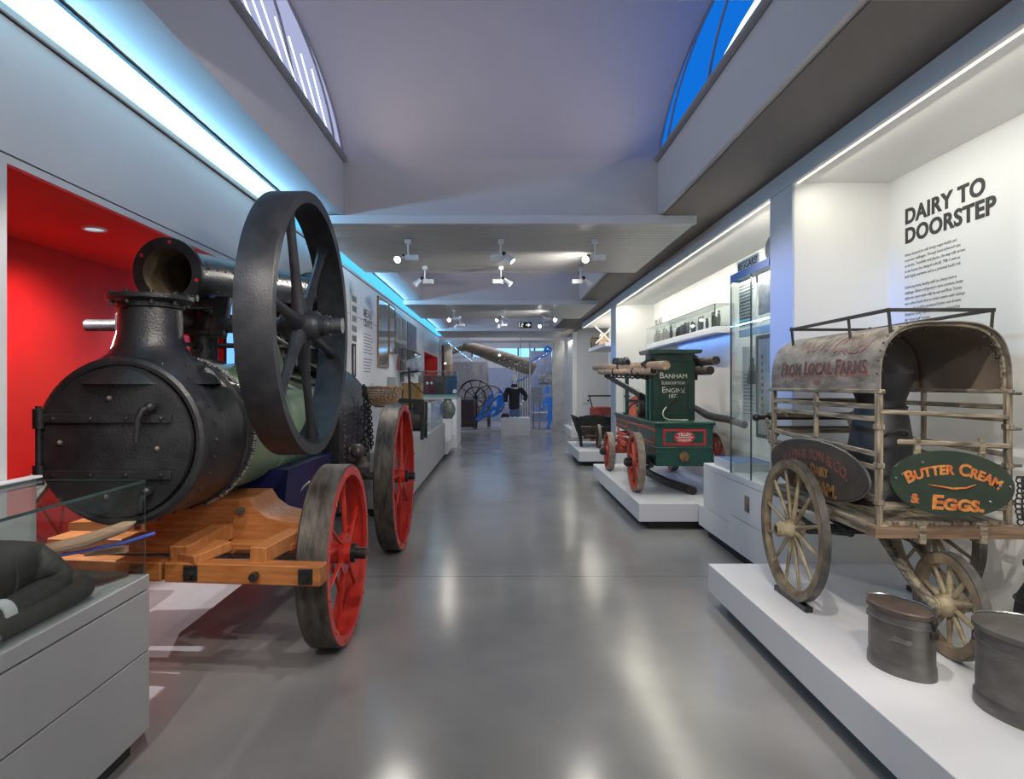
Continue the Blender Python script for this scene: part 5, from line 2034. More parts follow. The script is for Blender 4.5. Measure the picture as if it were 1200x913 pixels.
fire_wheel(1.545, 7.42, .338, -1, 10)
fire_wheel(2.49, 7.42, .338, 1, 10)
fire_wheel(1.545, 9.25, .272, -1, 10)
fire_wheel(2.45, 9.25, .272, 1, 10)
b = MB()
b.box(1.57, 2.46, 7.39, 7.45, PT + .31, PT + .37, .01)
b.tube([(1.66, 7.15, .60), (1.66, 7.42, .66), (1.66, 7.85, .60)], .03, 8)
b.tube([(1.66, 7.15, .60), (1.66, 7.42, .54), (1.66, 7.85, .60)], .026, 8)
b.build('rear_spring_axle', BLKMAT, FE)
b = MB()
b.box(1.57, 2.42, 9.22, 9.28, PT + .245, PT + .305, .01)
b.prism([(1.62, .55), (2.36, .55), (2.30, .72), (1.72, .72)], 'xz', 9.12, 9.36)
for k in range(5):
    b.tube([(1.66 + .02 * k, 8.85 + .02 * k, .60 + .05 * k), (1.66, 9.1, .64 + .045 * k), (1.68, 9.3, .62 + .06 * k)], .018, 6)
b.cyl((1.95, 9.25, .68), (1.95, 9.25, .89), .09, 16)
b.ring((1.95, 9.2, .80), (0, 0, 1), .26, .31, -.02, .02, 32)
b.box(1.66, 1.70, 8.75, 9.45, .66, .72, .01)
b.build('fore_carriage', FRED, FE)
# hoses
t = thing('suction_hose', 'long dark suction hose leaning out of the right side of the fire engine', 'hose', (2.4, 7.2, 1.0))
b = MB()
b.tube([(2.28, 7.85, 1.25), (2.29, 7.55, 1.205), (2.315, 7.28, 1.15), (2.345, 7.08, 1.135), (2.40, 6.86, 1.125), (2.46, 6.6, 1.09)], [.03, .036, .042, .042, .038, .034], 12)
b.build('hose_body', HOSE, t)
MB().cyl((2.46, 6.6, 1.09), (2.468, 6.56, 1.086), .038, 14).build('coupling', BLKMAT, t)
t = thing('hose_length', 'short dark hose length lying on the platform under the fire engine', 'hose', (2.0, 7.6, PT))
b = MB()
b.tube([(1.79, 8.3, .42), (1.86, 7.98, .38), (1.96, 7.62, .345), (2.10, 7.28, PT + .052), (2.125, 7.17, PT + .050)], .048, 14)
b.build('hose_body', HOSE, t)
b = MB()
b.disc((2.125, 7.17, PT + .05), (.2, -1, 0), .040, 0, .003, 16)
b.build('open_end', POLEHOLE, t)

# ================================================================ WOODEN BARROW
t = thing('wooden_barrow', 'dark wooden wheelbarrow with curved boards on the small far platform', 'wheelbarrow', (1.85, 12.9, PT))
b = MB()
pr = []
for i in range(9):
    f = i / 8
    pr.append((1.44 + .80 * f, .80 + .10 * math.sin(PI * min(1, f * .9 + .1)) * (1 if f > 0 else 1)))
b.prism(pr + [(2.22, .68), (1.52, .68)], 'xz', 12.62, 12.66)
b.build('head_board', BLKMAT, t)
b = MB()
b.prism([(1.53, .665), (2.20, .665), (2.12, .50), (1.62, .50)], 'xz', 12.63, 12.66)
b.build('lower_board', DKW, t)
for x0_, x1_ in ((1.46, 1.58), (2.20, 2.10)):
    b = MB()
    v = [(x0_, 12.64, .86), (x1_, 12.64, .50), (x1_, 13.55, .50), (x0_, 13.6, .86)]
    o_ = .03
    A = [b.bm.verts.new(p) for p in v]
    B = [b.bm.verts.new((p[0] + o_, p[1], p[2])) for p in v]
    b.bm.faces.new(A)
    b.bm.faces.new(B[::-1])
    for i in range(4):
        b.bm.faces.new((A[i], B[i], B[(i + 1) % 4], A[(i + 1) % 4]))
    b.build('side_board', BLKMAT, t)
MB().box(1.6, 2.12, 12.64, 13.55, .48, .51, .004).build('floor_board', DKW, t)
for x in (1.50, 2.16):
    b = MB()
    s_ = -1 if x < 1.8 else 1
    b.tube([(x - .06 * -s_ * -1, 12.56, .87), (x, 12.58, .70), (x + .05 * -s_, 12.62, .45), (x + .07 * -s_, 12.66, PT + .012)], [.035, .042, .036, .026], 8)
    b.build('leg', BLKMAT, t)
b = MB()
for x in (1.66, 2.06):
    b.bar((x, 12.2, .50), (x, 13.8, .47), .05, .05, .006)
b.bar((1.62, 12.75, .44), (2.1, 12.75, .44), .04, .04, .005)
b.build('shaft', DKW, t)
b = MB()
b.ring((1.87, 12.42, PT + .228), (1, 0, 0), .165, .222, -.025, .025, 40)
WB = b.build('wheel', DKW, t)
MB().ring((1.87, 12.42, PT + .228), (1, 0, 0), .218, .226, -.027, .027, 40).build('iron_tyre', IRON, WB)
for i in range(6):
    a = 2 * PI * i / 6 + .2
    d = Vector((0, math.cos(a), math.sin(a)))
    c_ = Vector((1.87, 12.42, PT + .228))
    MB().tube([c_, c_ + d * .18], .014, 6).build('spoke', DKW, WB)
MB().cyl((1.63, 12.42, PT + .228), (2.09, 12.42, PT + .228), .022, 10).build('axle', DKW, t)

# ================================================================ LEFT DISPLAYS beyond the engine
t = thing('display_plinth', 'long grey plinth along the left wall behind the steam engine', 'plinth', (-1.5, 10, 0))
b = MB()
b.box(WL + .015, -1.12, 7.3, 10.15, .09, .72, .004)
b.box(WL + .015, -1.12, 10.156, 13.0, .09, .72, .004)
b.build('block', PLINTHG, t)
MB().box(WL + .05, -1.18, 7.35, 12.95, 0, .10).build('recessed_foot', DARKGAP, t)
t = thing('display_plinth', 'far stepped white plinth with a low front ledge near the glass wall', 'plinth', (-1.5, 15, 0))
b = MB()
b.box(WL + .015, -1.32, 13.1, 15.1, .08, .72, .004)
b.build('block', PLINTH, t)
MB().box(-1.318, -1.08, 13.1, 15.1, .08, .33, .004).build('ledge', PLINTH, t)
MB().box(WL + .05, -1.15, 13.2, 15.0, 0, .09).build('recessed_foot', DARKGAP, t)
t = thing('display_block', 'tall white block carrying the wicker basket', 'plinth', (-1.4, 8.05, .72))
MB().box(-1.70, -1.20, 7.72, 8.4, .72, 1.215, .004).build('block', PLINTH, t)
# wicker basket
t = thing('wicker_basket', 'round brown wicker basket on the white block behind the rear wheel', 'basket', (-1.45, 8.0, 1.215))
BC = Vector((-1.45, 8.0, 1.217))
b = MB()
nr, na = 13, 48
rings = []
prof_b = [(.075 + .155 * math.sin(1.05 * i / nr) / math.sin(1.05), .235 * (1 - math.cos(1.05 * i / nr)) / (1 - math.cos(1.05))) for i in range(nr + 1)]
for i in range(nr):
    r0 = (prof_b[i][0] + prof_b[i + 1][0]) / 2
    z0 = (prof_b[i][1] + prof_b[i + 1][1]) / 2 + .006
    pts = []
    for k in range(na):
        a = 2 * PI * k / na
        r_ = r0 + .009 * math.cos(12 * a + (PI if i % 2 else 0))
        pts.append(BC + Vector((r_ * math.cos(a), r_ * math.sin(a), z0)))
    b.tube(pts, .0098, 6, True)
for k in range(24):
    a = 2 * PI * k / 24
    b.tube([BC + Vector((p[0] * math.cos(a), p[0] * math.sin(a), p[1] + .006)) for p in prof_b[::3] + [prof_b[-1]]] + [BC + Vector(((.238 + .012 * math.sin(k * 2.3)) * math.cos(a + .15), (.238 + .012 * math.cos(k * 1.7)) * math.sin(a + .15), .245 + .016 * math.sin(k * 1.9)))], .007, 6)
b.build('woven_side', BASKET, t)
b = MB()
b.disc(BC, (0, 0, 1), .10, .0, .016, 24)
b.build('base', BASKET, t)
b = MB()
for q in range(2):
    b.tube([BC + Vector(((.232) * math.cos(2 * PI * k / 60), .232 * math.sin(2 * PI * k / 60), .238 + .007 * math.cos(14 * 2 * PI * k / 60 + q * PI))) for k in range(60)], .012, 6, True)
b.build('rim', BASKET, t)
# seed drill
t = thing('seed_drill', 'black iron hand seed drill with a tall cross handle on the left plinth', 'farm tool', (-1.35, 9.3, .72))
b = MB()
b.bar((-1.55, 9.1, 1.28), (-1.08, 9.1, 1.25), .06, .06, .005)
b.bar((-1.50, 9.1, 1.27), (-1.47, 9.6, 1.25), .05, .05, .005)
b.build('beam', BLK, t)
b = MB()
b.bar((-1.26, 9.12, .80), (-1.295, 9.12, 1.74), .035, .035, .004)
b.bar((-1.42, 9.12, 1.65), (-1.16, 9.12, 1.68), .034, .034, .003)
b.bar((-1.29, 9.12, 1.55), (-1.10, 9.16, 1.37), .016, .016, .002)
b.build('handle', BLK, t)
b = MB()
b.lathe([(0, -.13), (.16, -.13), (.17, -.11), (.17, .11), (.16, .13), (0, .13)], (-1.22, 9.2, 1.0), (1, 0, 0), 20)
b.prism([(9.05, 1.06), (9.35, 1.06), (9.40, 1.23), (9.0, 1.23)], 'yz', -1.22, -1.08)
b.build('hopper', BLKMAT, t)
for x, y in ((-1.10, 9.05), (-1.10, 9.42), (-1.40, 9.05)):
    MB().bar((x, y, .722), (x + .01, y, 1.24), .05, .05, .005).build('leg', BLK, t)
b = MB()
b.torus((-1.07, 9.3, .83), (1, .1, 0), .10, .015, 24, 8)
b.bar((-1.07, 9.2, .83), (-1.07, 9.4, .83), .012, .02)
b.build('gear_wheel', BLK, t)
# glass case on the plinth
def glass_box(t_, x0, x1, y0, y1, z0, z1, base=.03):
    MB().box(x0, x1, y0, y1, z0, z0 + base, .003).build('base_board', PLINTHG, t_)
    th = .008
    b_ = MB()
    b_.box(x0, x1, y0, y0 + th, z0 + base, z1)
    b_.box(x0, x1, y1 - th, y1, z0 + base, z1)
    b_.box(x0, x0 + th, y0 + th, y1 - th, z0 + base, z1)
    b_.box(x1 - th, x1, y0 + th, y1 - th, z0 + base, z1)
    b_.box(x0 + th, x1 - th, y0 + th, y1 - th, z1 - th, z1)
    b_.build('pane', GLASS, t_)
    b_ = MB()
    for x_ in (x0, x1):
        for y_ in (y0, y1):
            b_.box(x_ - .005, x_ + .005, y_ - .005, y_ + .005, z0 + base, z1 + .003)
        b_.box(x_ - .005, x_ + .005, y0, y1, z1 - .004, z1 + .004)
    b_.box(x0, x1, y0 - .005, y0 + .005, z1 - .004, z1 + .004)
    b_.build('pane_edge', GREYTRIM, t_)


t = thing('small_glass_case', 'glass case on the long left plinth just past the seed drill', 'display case', (-1.5, 11.6, .72))
glass_box(t, -1.86, -1.14, 10.6, 12.6, .72, 1.20)
b = MB()
b.box(-1.7, -1.3, 11.0, 11.6, .76, .80, .01)
b.lathe([(0, 0), (.10, 0), (.13, .1), (.07, .2), (.05, .27), (.07, .3), (0, .3)], (-1.45, 11.3, .80), (0, 0, 1), 20)
tag(b.build('metal_jug', STEELM), 'grey metal jug on a board inside the small glass case', 'jug')
t = thing('clay_jar', 'dark green rounded jar on the far white plinth', 'jar', (-1.45, 15.6, .72))
b = MB()
q = at(534, 484, 14.6)
b.lathe([(0, 0), (.10, 0), (.17, .12), (.18, .24), (.13, .36), (.09, .41), (.11, .44), (0, .44)], (-1.20, 14.6, .72), (0, 0, 1), 28)
b.build('body', M('green_glaze', (.10, .13, .11), (.15, .18, .16), .25), t)
b = MB()
b.box(-1.316, -1.10, 14.45, 14.75, .332, .72, .004)
tag(b.build('jar_stand', PLINTH), 'white stand under the dark green jar', 'stand')
t = thing('cream_bowl', 'pale round pan between the glass case and the green jar', 'pan', (-1.62, 14.2, .72))
b = MB()
b.lathe([(0, 0), (.16, 0), (.20, .05), (.20, .25), (.21, .27), (.18, .27), (.17, .06), (0, .04)], (-1.55, 14.2, .72), (0, 0, 1), 28)
b.build('body', WHITEP, t)
# large case with a coloured backdrop
t = thing('large_glass_case', 'large glass case with a dark red and blue backdrop near the far end', 'display case', (-1.5, 15.5, 1.0))
glass_box(t, -1.93, -1.02, 15.2, 16.2, 1.14, 1.80, .05)
b = MB()
for x0_, x1_, mt in ():
    pass
MB().box(-1.90, -1.60, 15.9, 15.94, 1.20, 1.70).build('backdrop', M('maroon_panel', (.10, .012, .03), None, .5), t)
MB().box(-1.60, -1.33, 15.9, 15.94, 1.20, 1.70).build('backdrop', M('dark_grey_panel', (.04, .04, .05), None, .5), t)
MB().box(-1.33, -1.06, 15.9, 15.94, 1.20, 1.70).build('backdrop', M('teal_panel', (.015, .06, .15), None, .5), t)
MB().box(-1.90, -1.06, 15.3, 15.9, 1.19, 1.24).build('blue_tray', M('pale_teal_tray', (.16, .36, .42), None, .4), t)
MB().box(-1.92, -1.04, 15.2, 16.9, 0, 1.14, .004).build('case_stand', PLINTH, t)
MB().disc((-1.13, 15.88, 1.32), (0, 1, 0), .05, -.01, .02, 20).build('white_disc', WHITEP, t)
for x_ in (-1.80, -1.70):
    MB().ball((x_, 15.85, 1.52), .035, 10).build('lamp_bead', WHITEP, t)
# posters and pictures on the left wall
XW = WL + .001


def wl(px):
    return -WL * 760 / (587 - px)


g = 'pictures on the left wall'
hung('photo_strip', XW, wl(371), wl(381), 2.15, 2.72, PD2, 'poster strip of small photographs seen between the flywheel spokes', 'poster', 1)
hung('photo_strip', XW, wl(410), wl(418.5), 2.02, 2.72, PAPER, 'pale poster strip with a column of small portraits beside the flywheel', 'poster', 1)
PS = bpy.context.scene.objects['photo_strip.001']
b = MB()
for i in range(5):
    b.box(XW + .012, XW + .016, wl(411.5), wl(416.5), 2.06 + .13 * i, 2.14 + .13 * i, .001)
b.build('portrait', PD, PS)
hung('mirror', XW, wl(412.5), wl(415), 1.62, 2.0, PD2, 'small dark-framed picture close behind the flywheel rim', 'picture', 1, frame=DARKGAP)
t = thing('wall_title', 'grey METAL CRAFTS heading and text on the left wall before the oak mirror', 'lettering', (XW, 9.3, 2.3))
text('heading_line', 'METAL', .165, (XW + .001, wl(426), 2.465), (0, 1, 0), UZ, LETTERG, t, 'LEFT', bold=.004, sx=1.1)
text('heading_line', 'CRAFTS', .165, (XW + .001, wl(426), 2.325), (0, 1, 0), UZ, LETTERG, t, 'LEFT', bold=.004, sx=1.05)
lines_on(t, XW, wl(426), wl(437), 2.22, .045, 7, LETTERG, 1, 3, .28)
lines_on(t, XW, wl(426), wl(437), 1.86, .045, 5, LETTERG, 1, 5, .28)
lines_on(t, XW, wl(414), wl(423), 1.50, .03, 6, LETTERG, 1, 9, .28)
lines_on(t, XW, wl(434), wl(439), 1.50, .03, 6, LETTERG, 1, 10, .28)
hung('tall_mirror', XW, wl(442), wl(453.6), 1.80, 2.86, SILV, 'tall oak-framed mirror on the left wall', 'mirror', 1, .02, None, FRAMEW)
hung('tall_mirror', XW, wl(455), wl(461.5), 2.07, 2.86, SILV, 'shorter oak-framed mirror next to the tall one', 'mirror', 1, .02, None, FRAMEW)
for a0, a1, z0_, z1_, mt, lb in ((463.5, 470, 2.36, 2.82, PD2, 'upper grey photograph just right of the mirrors'), (463.5, 470, 2.06, 2.28, PD, 'lower dark photograph just right of the mirrors'),
                                (471.3, 475.5, 2.38, 2.80, PD2, 'narrow upper photograph beside the large blue-grey one'), (471.3, 475.5, 2.0, 2.30, PD, 'narrow lower photograph beside the large blue-grey one'),
                                (477, 487.5, 1.98, 2.80, PD3, 'large blue-grey photograph high on the left wall'), (489, 493.5, 2.2, 2.5, PAPER, 'pale caption sheet right of the large blue-grey photograph'),
                                (453.5, 463, 1.30, 1.62, PD2, 'tall grey photograph behind the basket'), (469, 473.2, 1.55, 1.95, PD, 'narrow dark picture behind the cross handle')):
    hung('photograph', XW, wl(a0), wl(a1), z0_, z1_, mt, lb + ', on the left wall', 'photograph', 1)
t = thing('red_bottle', 'small red bottle-shaped notice above the basket on the left wall', 'notice', (XW, 12.3, 1.7))
b = MB()
y_ = wl(466.2)
b.prism([(y_ - .15, 1.76), (y_ + .15, 1.76), (y_ + .14, 1.90), (y_ + .06, 1.97), (y_ + .05, 2.04), (y_ - .05, 2.04), (y_ - .06, 1.97), (y_ - .14, 1.90)], 'yz', XW, XW + .02)
b.build('shape', M('dusty_red', (.42, .09, .08), None, .5), t)
t = thing('wall_case', 'small glass wall case of silver pots on a white shelf at the far left', 'display case', (-1.8, 13.8, 1.6))
glass_box(t, -1.945, -1.80, 12.3, 14.6, 1.70, 2.18, .06)
for i in range(4):
    b = MB()
    b.lathe([(0, 0), (.045, 0), (.06, .08), (.04, .18 + .03 * (i % 2)), (.045, .22), (0, .22)], (-1.87, 12.6 + i * .55, 1.761), (0, 0, 1), 16)
    tag(b.build('silver_pot', STEELM if i % 2 else PD2), 'small metal pot in the glass case at the far left', 'pot', 'pots in the left wall case')
t = thing('wooden_box', 'honey-coloured wooden box behind the seed drill handle', 'box', (-1.6, 12.9, .72))
b = MB()
q = at(486, 457, 12.9)
b.box(-1.93, -1.55, 12.7, 12.95, .722, 1.52, .02)
b.build('body', M('honey_wood', (.36, .19, .055), (.48, .28, .09), .45, scale=6, stretch=(1, 1, .3)), t)

# ================================================================ FAR END
t = thing('mannequin_plinth', 'white square plinth under the jacketed mannequin', 'plinth', (.42, 19.2, 0))
b = MB()
b.box(0, .85, 18.9, 19.75, .0, .33, .004)
b.box(0, .85, 18.9, 19.75, .336, .5, .004)
b.build('block', PLINTH, t)
MQ = thing('mannequin', 'white-headed mannequin in a dark jacket and blue jeans, hand on hip', 'mannequin', (.43, 19.3, .5))
hx, hy = .40, 19.3
pts = [(hx, hy, .80, .15, .11), (hx, hy, 1.0, .15, .11), (hx, hy, 1.2, .16, .11), (hx, hy, 1.34, .11, .07), (hx, hy, 1.46, .055), (hx, hy, 1.56, .055),
       (hx - .20, hy, 1.34, .055), (hx - .27, hy - .02, 1.12, .055), (hx - .25, hy - .05, .88, .045),
       (hx + .20, hy, 1.34, .055), (hx + .37, hy, 1.12, .055), (hx + .22, hy - .08, .96, .042)]
ed = [(0, 1), (1, 2), (2, 3), (3, 4), (4, 5), (3, 6), (6, 7), (7, 8), (3, 9), (9, 10), (10, 11)]
skin_fig('body', pts, ed, MANN, MQ, 2, 1)
pj = [(p[0], p[1], p[2], p[3] + .022, (p[4] if len(p) > 4 else p[3]) + .02) for p in pts[:4]] + [(p[0], p[1], p[2], p[3] + .024) for p in pts[6:8]] + [(pts[8][0], pts[8][1], pts[8][2] + .05, .055)] + [(p[0], p[1], p[2], p[3] + .024) for p in pts[9:11]] + [(hx + .25, hy - .065, .99, .052)]
pj[0] = (hx, hy, .72, .20, .14)
pj[3] = (hx, hy, 1.385, .175, .12)
skin_fig('jacket', pj, [(0, 1), (1, 2), (2, 3), (3, 4), (4, 5), (5, 6), (3, 7), (7, 8), (8, 9)], JACKET, MQ, 2, 1)
b = MB()
b.lathe([(0, -.13), (.04, -.125), (.07, -.08), (.085, 0), (.09, .06), (.07, .12), (.03, .145), (0, .148)], (hx, hy, 1.64), (0, .1, 1), 20, False, .9, 1.1)
b.tube([(hx, hy - .085, 1.66), (hx, hy - .115, 1.62), (hx, hy - .09, 1.61)], [.008, .012, .01], 6)
b.build('head', MANN, MQ)
MB().lathe([(.060, 1.40), (.105, 1.40), (.085, 1.50), (.070, 1.50)], (hx, hy, 0), (0, 0, 1), 24, True).build('collar', JACKET, MQ)
skin_fig('jeans', [(hx + .02, hy, .82, .16, .11), (hx + .02, hy, .70, .16, .11), (hx - .07, hy, .62, .085), (hx - .08, hy, .505, .08), (hx + .11, hy, .62, .085), (hx + .12, hy, .505, .08)], [(0, 1), (1, 2), (2, 3), (1, 4), (4, 5)], JEANS, MQ, 2, 0)
for s_, hp in ((-1, Vector((hx - .25, hy - .05, .86))), (1, Vector((hx + .21, hy - .085, .95)))):
    b = MB()
    for k in range(4):
        b.tube([hp + Vector((-.03 + .018 * k, 0, 0)), hp + Vector((-.03 + .018 * k - .01 * s_, -.01, -.05)), hp + Vector((-.028 + .018 * k - .02 * s_, .0, -.085 + .006 * abs(k - 1)))], [.012, .011, .008], 6)
    b.tube([hp + Vector((.04 * -s_, -.01, 0)), hp + Vector((.055 * -s_, -.03, -.05))], [.012, .008], 6)
    b.build('hand', MANN, MQ)
t = thing('cloth_bundle', 'dark cap-like bundle beside the mannequin on its plinth', 'bundle', (.16, 19.2, .5))
b = MB()
b.lathe([(0, 0), (.12, 0), (.13, .04), (.09, .12), (0, .14)], (.13, 19.15, .502), (0, 0, 1), 18, False, 1, .8)
b.build('bundle', BLKMAT, t)
t = thing('open_book', 'pale open book lying in front of the dark bundle', 'book', (.2, 19.0, .5))
b = MB()
b.box(.06, .19, 18.93, 19.05, .502, .525, .004)
b.box(.195, .33, 18.93, 19.05, .502, .525, .004)
b.build('pages', PAPER, t)


# decals on the glass wall
def decal(name, label, build, mat=BLUEDEC):
    b_ = MB()
    build(b_)
    return tag(b_.build(name, mat), label, 'window decal')


GYd = 20.488


def dz(b_, pts, r):
    P = [at(p[0], p[1], GYd) for p in pts]
    b_.tube([Vector((p.x, GYd, p.z)) for p in P], [q * GYd / 760 for q in r] if not isinstance(r, (int, float)) else r * GYd / 760, 10, False, .12 if False else 1.0)


def flatten(b_):
    for v in b_.bm.verts:
        v.co.y = GYd + (v.co.y - GYd) * .03


def fig_left(b_):
    dz(b_, [(586.5, 458), (587.5, 461)], [2.3, 2.3])
    dz(b_, [(587, 463), (586, 470), (585, 478)], [3.6, 4.0, 3.2])
    dz(b_, [(585, 465), (579, 468), (575, 473), (569, 476)], [1.9, 1.7, 1.5, 1.2])
    dz(b_, [(589, 465), (592, 471), (590, 478)], [1.9, 1.7, 1.2])
    dz(b_, [(585, 478), (577, 479), (571, 486), (565, 489), (560, 494)], [2.9, 2.7, 2.1, 1.7, 1.2])
    dz(b_, [(585, 479), (580, 486), (574, 488)], [2.4, 2.0, 1.3])
    dz(b_, [(574, 466), (570, 475), (564, 484), (558, 492)], [1.4, 1.9, 1.7, 1.0])
    dz(b_, [(578, 461), (572, 467)], [1.3, 1.7])
    flatten(b_)


decal('blue_figure_decal', 'blue crouching figure printed on the glass wall left of the mannequin', fig_left)


def fig_right(b_):
    dz(b_, [(640.5, 457), (641.5, 461)], [3.0, 3.0])
    dz(b_, [(640, 454), (644, 456)], [2.4, 1.5])
    dz(b_, [(643, 465), (644.5, 474), (645, 482)], [3.4, 3.8, 3.0])
    dz(b_, [(641, 467), (637, 473), (638, 479)], [1.8, 1.6, 1.2])
    dz(b_, [(646, 467), (649.5, 473), (648, 480)], [1.8, 1.6, 1.1])
    dz(b_, [(646, 482), (646.5, 490), (643, 498), (641, 503)], [2.4, 2.0, 1.5, 1.1])
    dz(b_, [(644, 483), (642, 490), (644, 497)], [2.1, 1.7, 1.2])
    dz(b_, [(632, 480), (637, 480)], [.8, 1.2])
    flatten(b_)


decal('blue_figure_decal', 'blue standing figure printed on the right glass pane', fig_right)


def branch(b_):
    dz(b_, [(618, 428), (624, 423), (631, 419), (640, 417), (645, 413)], [.8, .9, 1.1, .9, .6])
    dz(b_, [(645, 413), (646, 409), (642, 406), (638, 409)], [1.2, 1.4, 1.4, 1.6])
    dz(b_, [(638, 409), (641, 412), (644, 411)], [2.2, 2.4, 2.0])
    dz(b_, [(605, 447), (612, 445), (619, 441)], [.8, .8, .6])
    flatten(b_)


decal('blue_branch_decal', 'blue reaching arm and lantern shape printed near the top right of the glass', branch)


def dots(b_):
    r_ = random.Random(5)
    base = [(554, 415, 563, 429, 9), (563, 420, 600, 433, 14), (600, 436, 607, 425, 7), (541, 425, 545, 429, 3), (585, 420, 620, 430, 8)]
    for x0_, y0_, x1_, y1_, n_ in base:
        for k in range(n_):
            f = (k + .5) / n_
            px, py = x0_ + (x1_ - x0_) * f + r_.uniform(-2.5, 2.5), y0_ + (y1_ - y0_) * f + r_.uniform(-2, 2)
            p = at(px, py, GYd)
            b_.disc((p.x, GYd, p.z), (0, 1, 0), r_.uniform(.4, .95) * GYd / 760, -.001, .001, 8)


o = decal('dot_decal', 'scatter of small pale dots printed across the glass wall', dots, WHITEDEC)
o['kind'] = 'stuff'
# things in the room behind the glass
t = thing('tree_beam', 'long brown slanting tree trunk hanging behind the glass wall', 'trunk', (0, 22.5, 2.2))
b = MB()
p0, p1, p2 = at(522, 414, 22), at(548, 406, 22), at(622, 432, 22)
b.tube([at(520, 418, 22.4), at(534, 411, 22.2), p1], [.06, .09, .13], 12)
b.tube([p1 + Vector((-.15, 0, .04)), at(572, 414, 22), at(600, 424, 22), p2, at(626, 434, 22)], [.16, .22, .26, .24, .20], 16)
b.build('trunk', LOGW, t)
b = MB()
b.tube([at(548, 408, 22), at(548, 380, 22)], .01, 6)
b.tube([at(610, 424, 22), at(610, 372, 22)], .01, 6)
b.build('hanging_wire', BLK, t)
t = thing('pale_column', 'pale tall column with faint red print behind the left end of the glass wall', 'column', (-1.8, 21.5, 0))
q = at(524, 430, 21.6)
b = MB()
b.lathe([(0, 0), (.18, 0), (.18, q.z + .75), (0, q.z + .75)], (q.x, 21.6, 0), (0, 0, 1), 24)
b.build('shaft', M('cream_column', (.62, .55, .40), (.68, .60, .45), .5), t)
b = MB()
b.ring((q.x, 21.6, q.z - .1), (0, 0, 1), .181, .186, -.18, .18, 24)
b.build('red_print', M('faint_red_print', (.55, .28, .18), (.62, .45, .32), .5, scale=14), t)
t = thing('brown_column', 'dark red-brown post at the left end of the glass wall', 'column', (-1.84, 20.9, 0))
MB().box(-1.95, -1.84, 21.0, 21.1, 0, 2.75, .01).build('shaft', M('brick_brown', (.20, .045, .03), None, .6), t)
spot((-1.2, 20.8, 3.2), (q.x, 21.6, 1.9), 30, 40)
t = thing('large_spoked_wheel', 'large black spoked wheel behind the left glass pane', 'wheel', (-.95, 22.2, 0))
wc = at(557, 466, 22.2)
b = MB()
b.torus(wc, (0, 1, 0), .60, .030, 48, 8)
b.torus(wc, (0, 1, 0), .36, .022, 40, 8)
b.cyl(wc + Vector((0, -.06, 0)), wc + Vector((0, .06, 0)), .09, 20)
b.build('rim', BLK, t)
for k in range(10):
    a = 2 * PI * k / 10
    MB().tube([wc, wc + Vector((math.cos(a), 0, math.sin(a))) * .60], .016, 6).build('spoke', BLK, t)
b = MB()
b.box(wc.x - .08, wc.x + .08, 22.1, 22.3, 0, wc.z - .08, .02)
b.build('stand', BLK, t)
wc2 = at(573, 470, 23)
t = thing('small_spoked_wheel', 'smaller dark spoked wheel behind the glass right of the large one', 'wheel', (wc2.x, 23, 0))
b = MB()
b.torus(wc2, (0, 1, 0), .55, .03, 40, 8)
b.cyl(wc2 + Vector((0, -.06, 0)), wc2 + Vector((0, .06, 0)), .08, 20)
b.build('rim', BLK, t)
for k in range(8):
    a = 2 * PI * k / 8
    MB().tube([wc2, wc2 + Vector((math.cos(a), 0, math.sin(a))) * .55], .016, 6).build('spoke', BLK, t)
MB().box(wc2.x - .06, wc2.x + .06, 22.9, 23.1, 0, wc2.z - .08, .02).build('stand', BLK, t)
t = thing('brown_cabinet', 'low dark brown cabinet behind the bottom left of the glass wall', 'cabinet', (-1.2, 21.4, 0))
b = MB()
b.box(-1.45, -.85, 21.2, 21.7, .08, 1.0, .01)
b.build('body', BROWNC, t)
for z in (.12, .42, .70):
    b = MB()
    b.box(-1.43, -.87, 21.18, 21.2, z, z + .26, .004)
    d_ = b.build('drawer', BROWNC, t)
    MB().ball((-1.15, 21.17, z + .14), .018, 8).build('knob', BRASS, d_)
b = MB()
for x_, y_ in ((-1.42, 21.23), (-.88, 21.23), (-1.42, 21.67), (-.88, 21.67)):
    b.box(x_ - .02, x_ + .02, y_ - .02, y_ + .02, 0, .09)
b.build('foot', BROWNC, t)
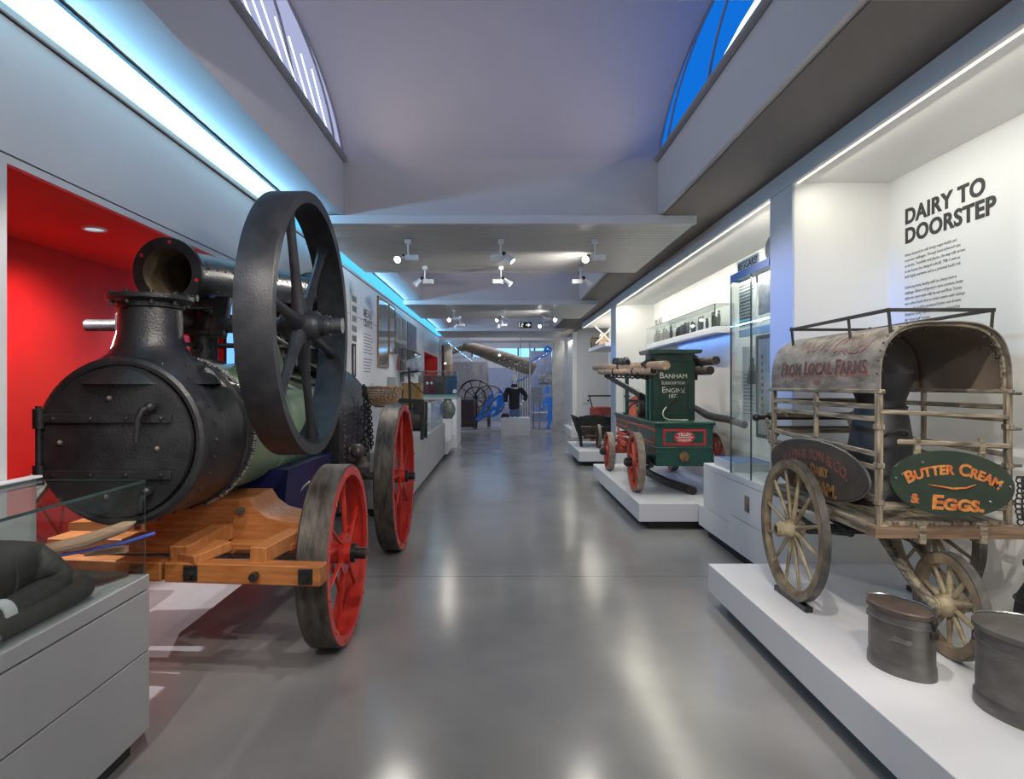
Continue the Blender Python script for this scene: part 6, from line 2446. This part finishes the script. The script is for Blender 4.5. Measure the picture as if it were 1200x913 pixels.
for i, (px0, px1, py0, py1, Y_, mt, lb) in enumerate(((572, 606, 432, 500, 26.6, PALEB, 'pale blue-grey partition far behind the mannequin'), (622, 646, 412, 500, 26.0, PALEB, 'pale blue banner wall far behind the right glass pane'),
                                                     (530, 571, 425, 498, 26.8, M('grey_far_panel', (.24, .22, .21), None, .6), 'grey-brown partition far behind the spoked wheels'))):
    p, q = at(px0, py1, Y_), at(px1, py0, Y_)
    t = thing('partition', lb, 'partition', ((p.x + q.x) / 2, Y_, 0))
    MB().box(p.x, q.x, Y_, Y_ + .08, 0, q.z, .005).build('panel', mt, t)
    MB().box(p.x - .01, q.x + .01, Y_ - .01, Y_ + .09, q.z, q.z + .03).build('cap_rail', GREYTRIM, t)
for px, py, w_, h_, lb in ((629, 458, 13, 8, 'upper of two white text boards behind the right glass pane'), (629, 467, 13, 8.5, 'lower of two white text boards behind the right glass pane')):
    p, q = at(px - w_ / 2, py + h_ / 2, 21.5), at(px + w_ / 2, py - h_ / 2, 21.5)
    t = thing('text_board', lb, 'board', ((p.x + q.x) / 2, 21.5, 0))
    MB().box(p.x, q.x, 21.48, 21.5, p.z, q.z, .003).build('board', PAPER, t)
    MB().box((p.x + q.x) / 2 - .012 + (.1 if py > 460 else -.1), (p.x + q.x) / 2 + .012 + (.1 if py > 460 else -.1), 21.505, 21.53, 0, q.z - .02).build('stand', GREYTRIM, t)
p = at(640, 442, 25.9)
t = thing('far_photograph', 'grey photograph on the pale blue wall far behind the right pane', 'photograph', p)
MB().box(p.x - .3, p.x + .28, 25.95, 25.99, p.z - .22, p.z + .2, .003).build('panel', PD2, t)
t = thing('striped_rail', 'rack of dark vertical bars behind the mannequin', 'rack', (1.0, 22.5, 0))
for k in range(5):
    p = at(608 + 3.0 * k, 455, 22.6)
    MB().box(p.x - .025, p.x + .025, 22.58, 22.62, 0, 2.0).build('bar', GREYTRIM, t)
p = at(605, 455, 22.6)
MB().box(p.x, p.x + .5, 22.58, 22.62, 1.97, 2.03).build('top_rail', GREYTRIM, t)
t = thing('white_low_table', 'low white table with dark bits behind the right glass pane', 'table', (1.2, 21.8, 0))
q = at(634, 486, 21.8)
b = MB()
b.box(q.x - .3, q.x + .3, 21.6, 22.0, .42, .55, .02)
b.build('table_top', PLINTH, t)
for x_ in (-.26, .26):
    for y_ in (21.64, 21.96):
        MB().box(q.x + x_ - .02, q.x + x_ + .02, y_ - .02, y_ + .02, 0, .42).build('leg', GREYTRIM, t)
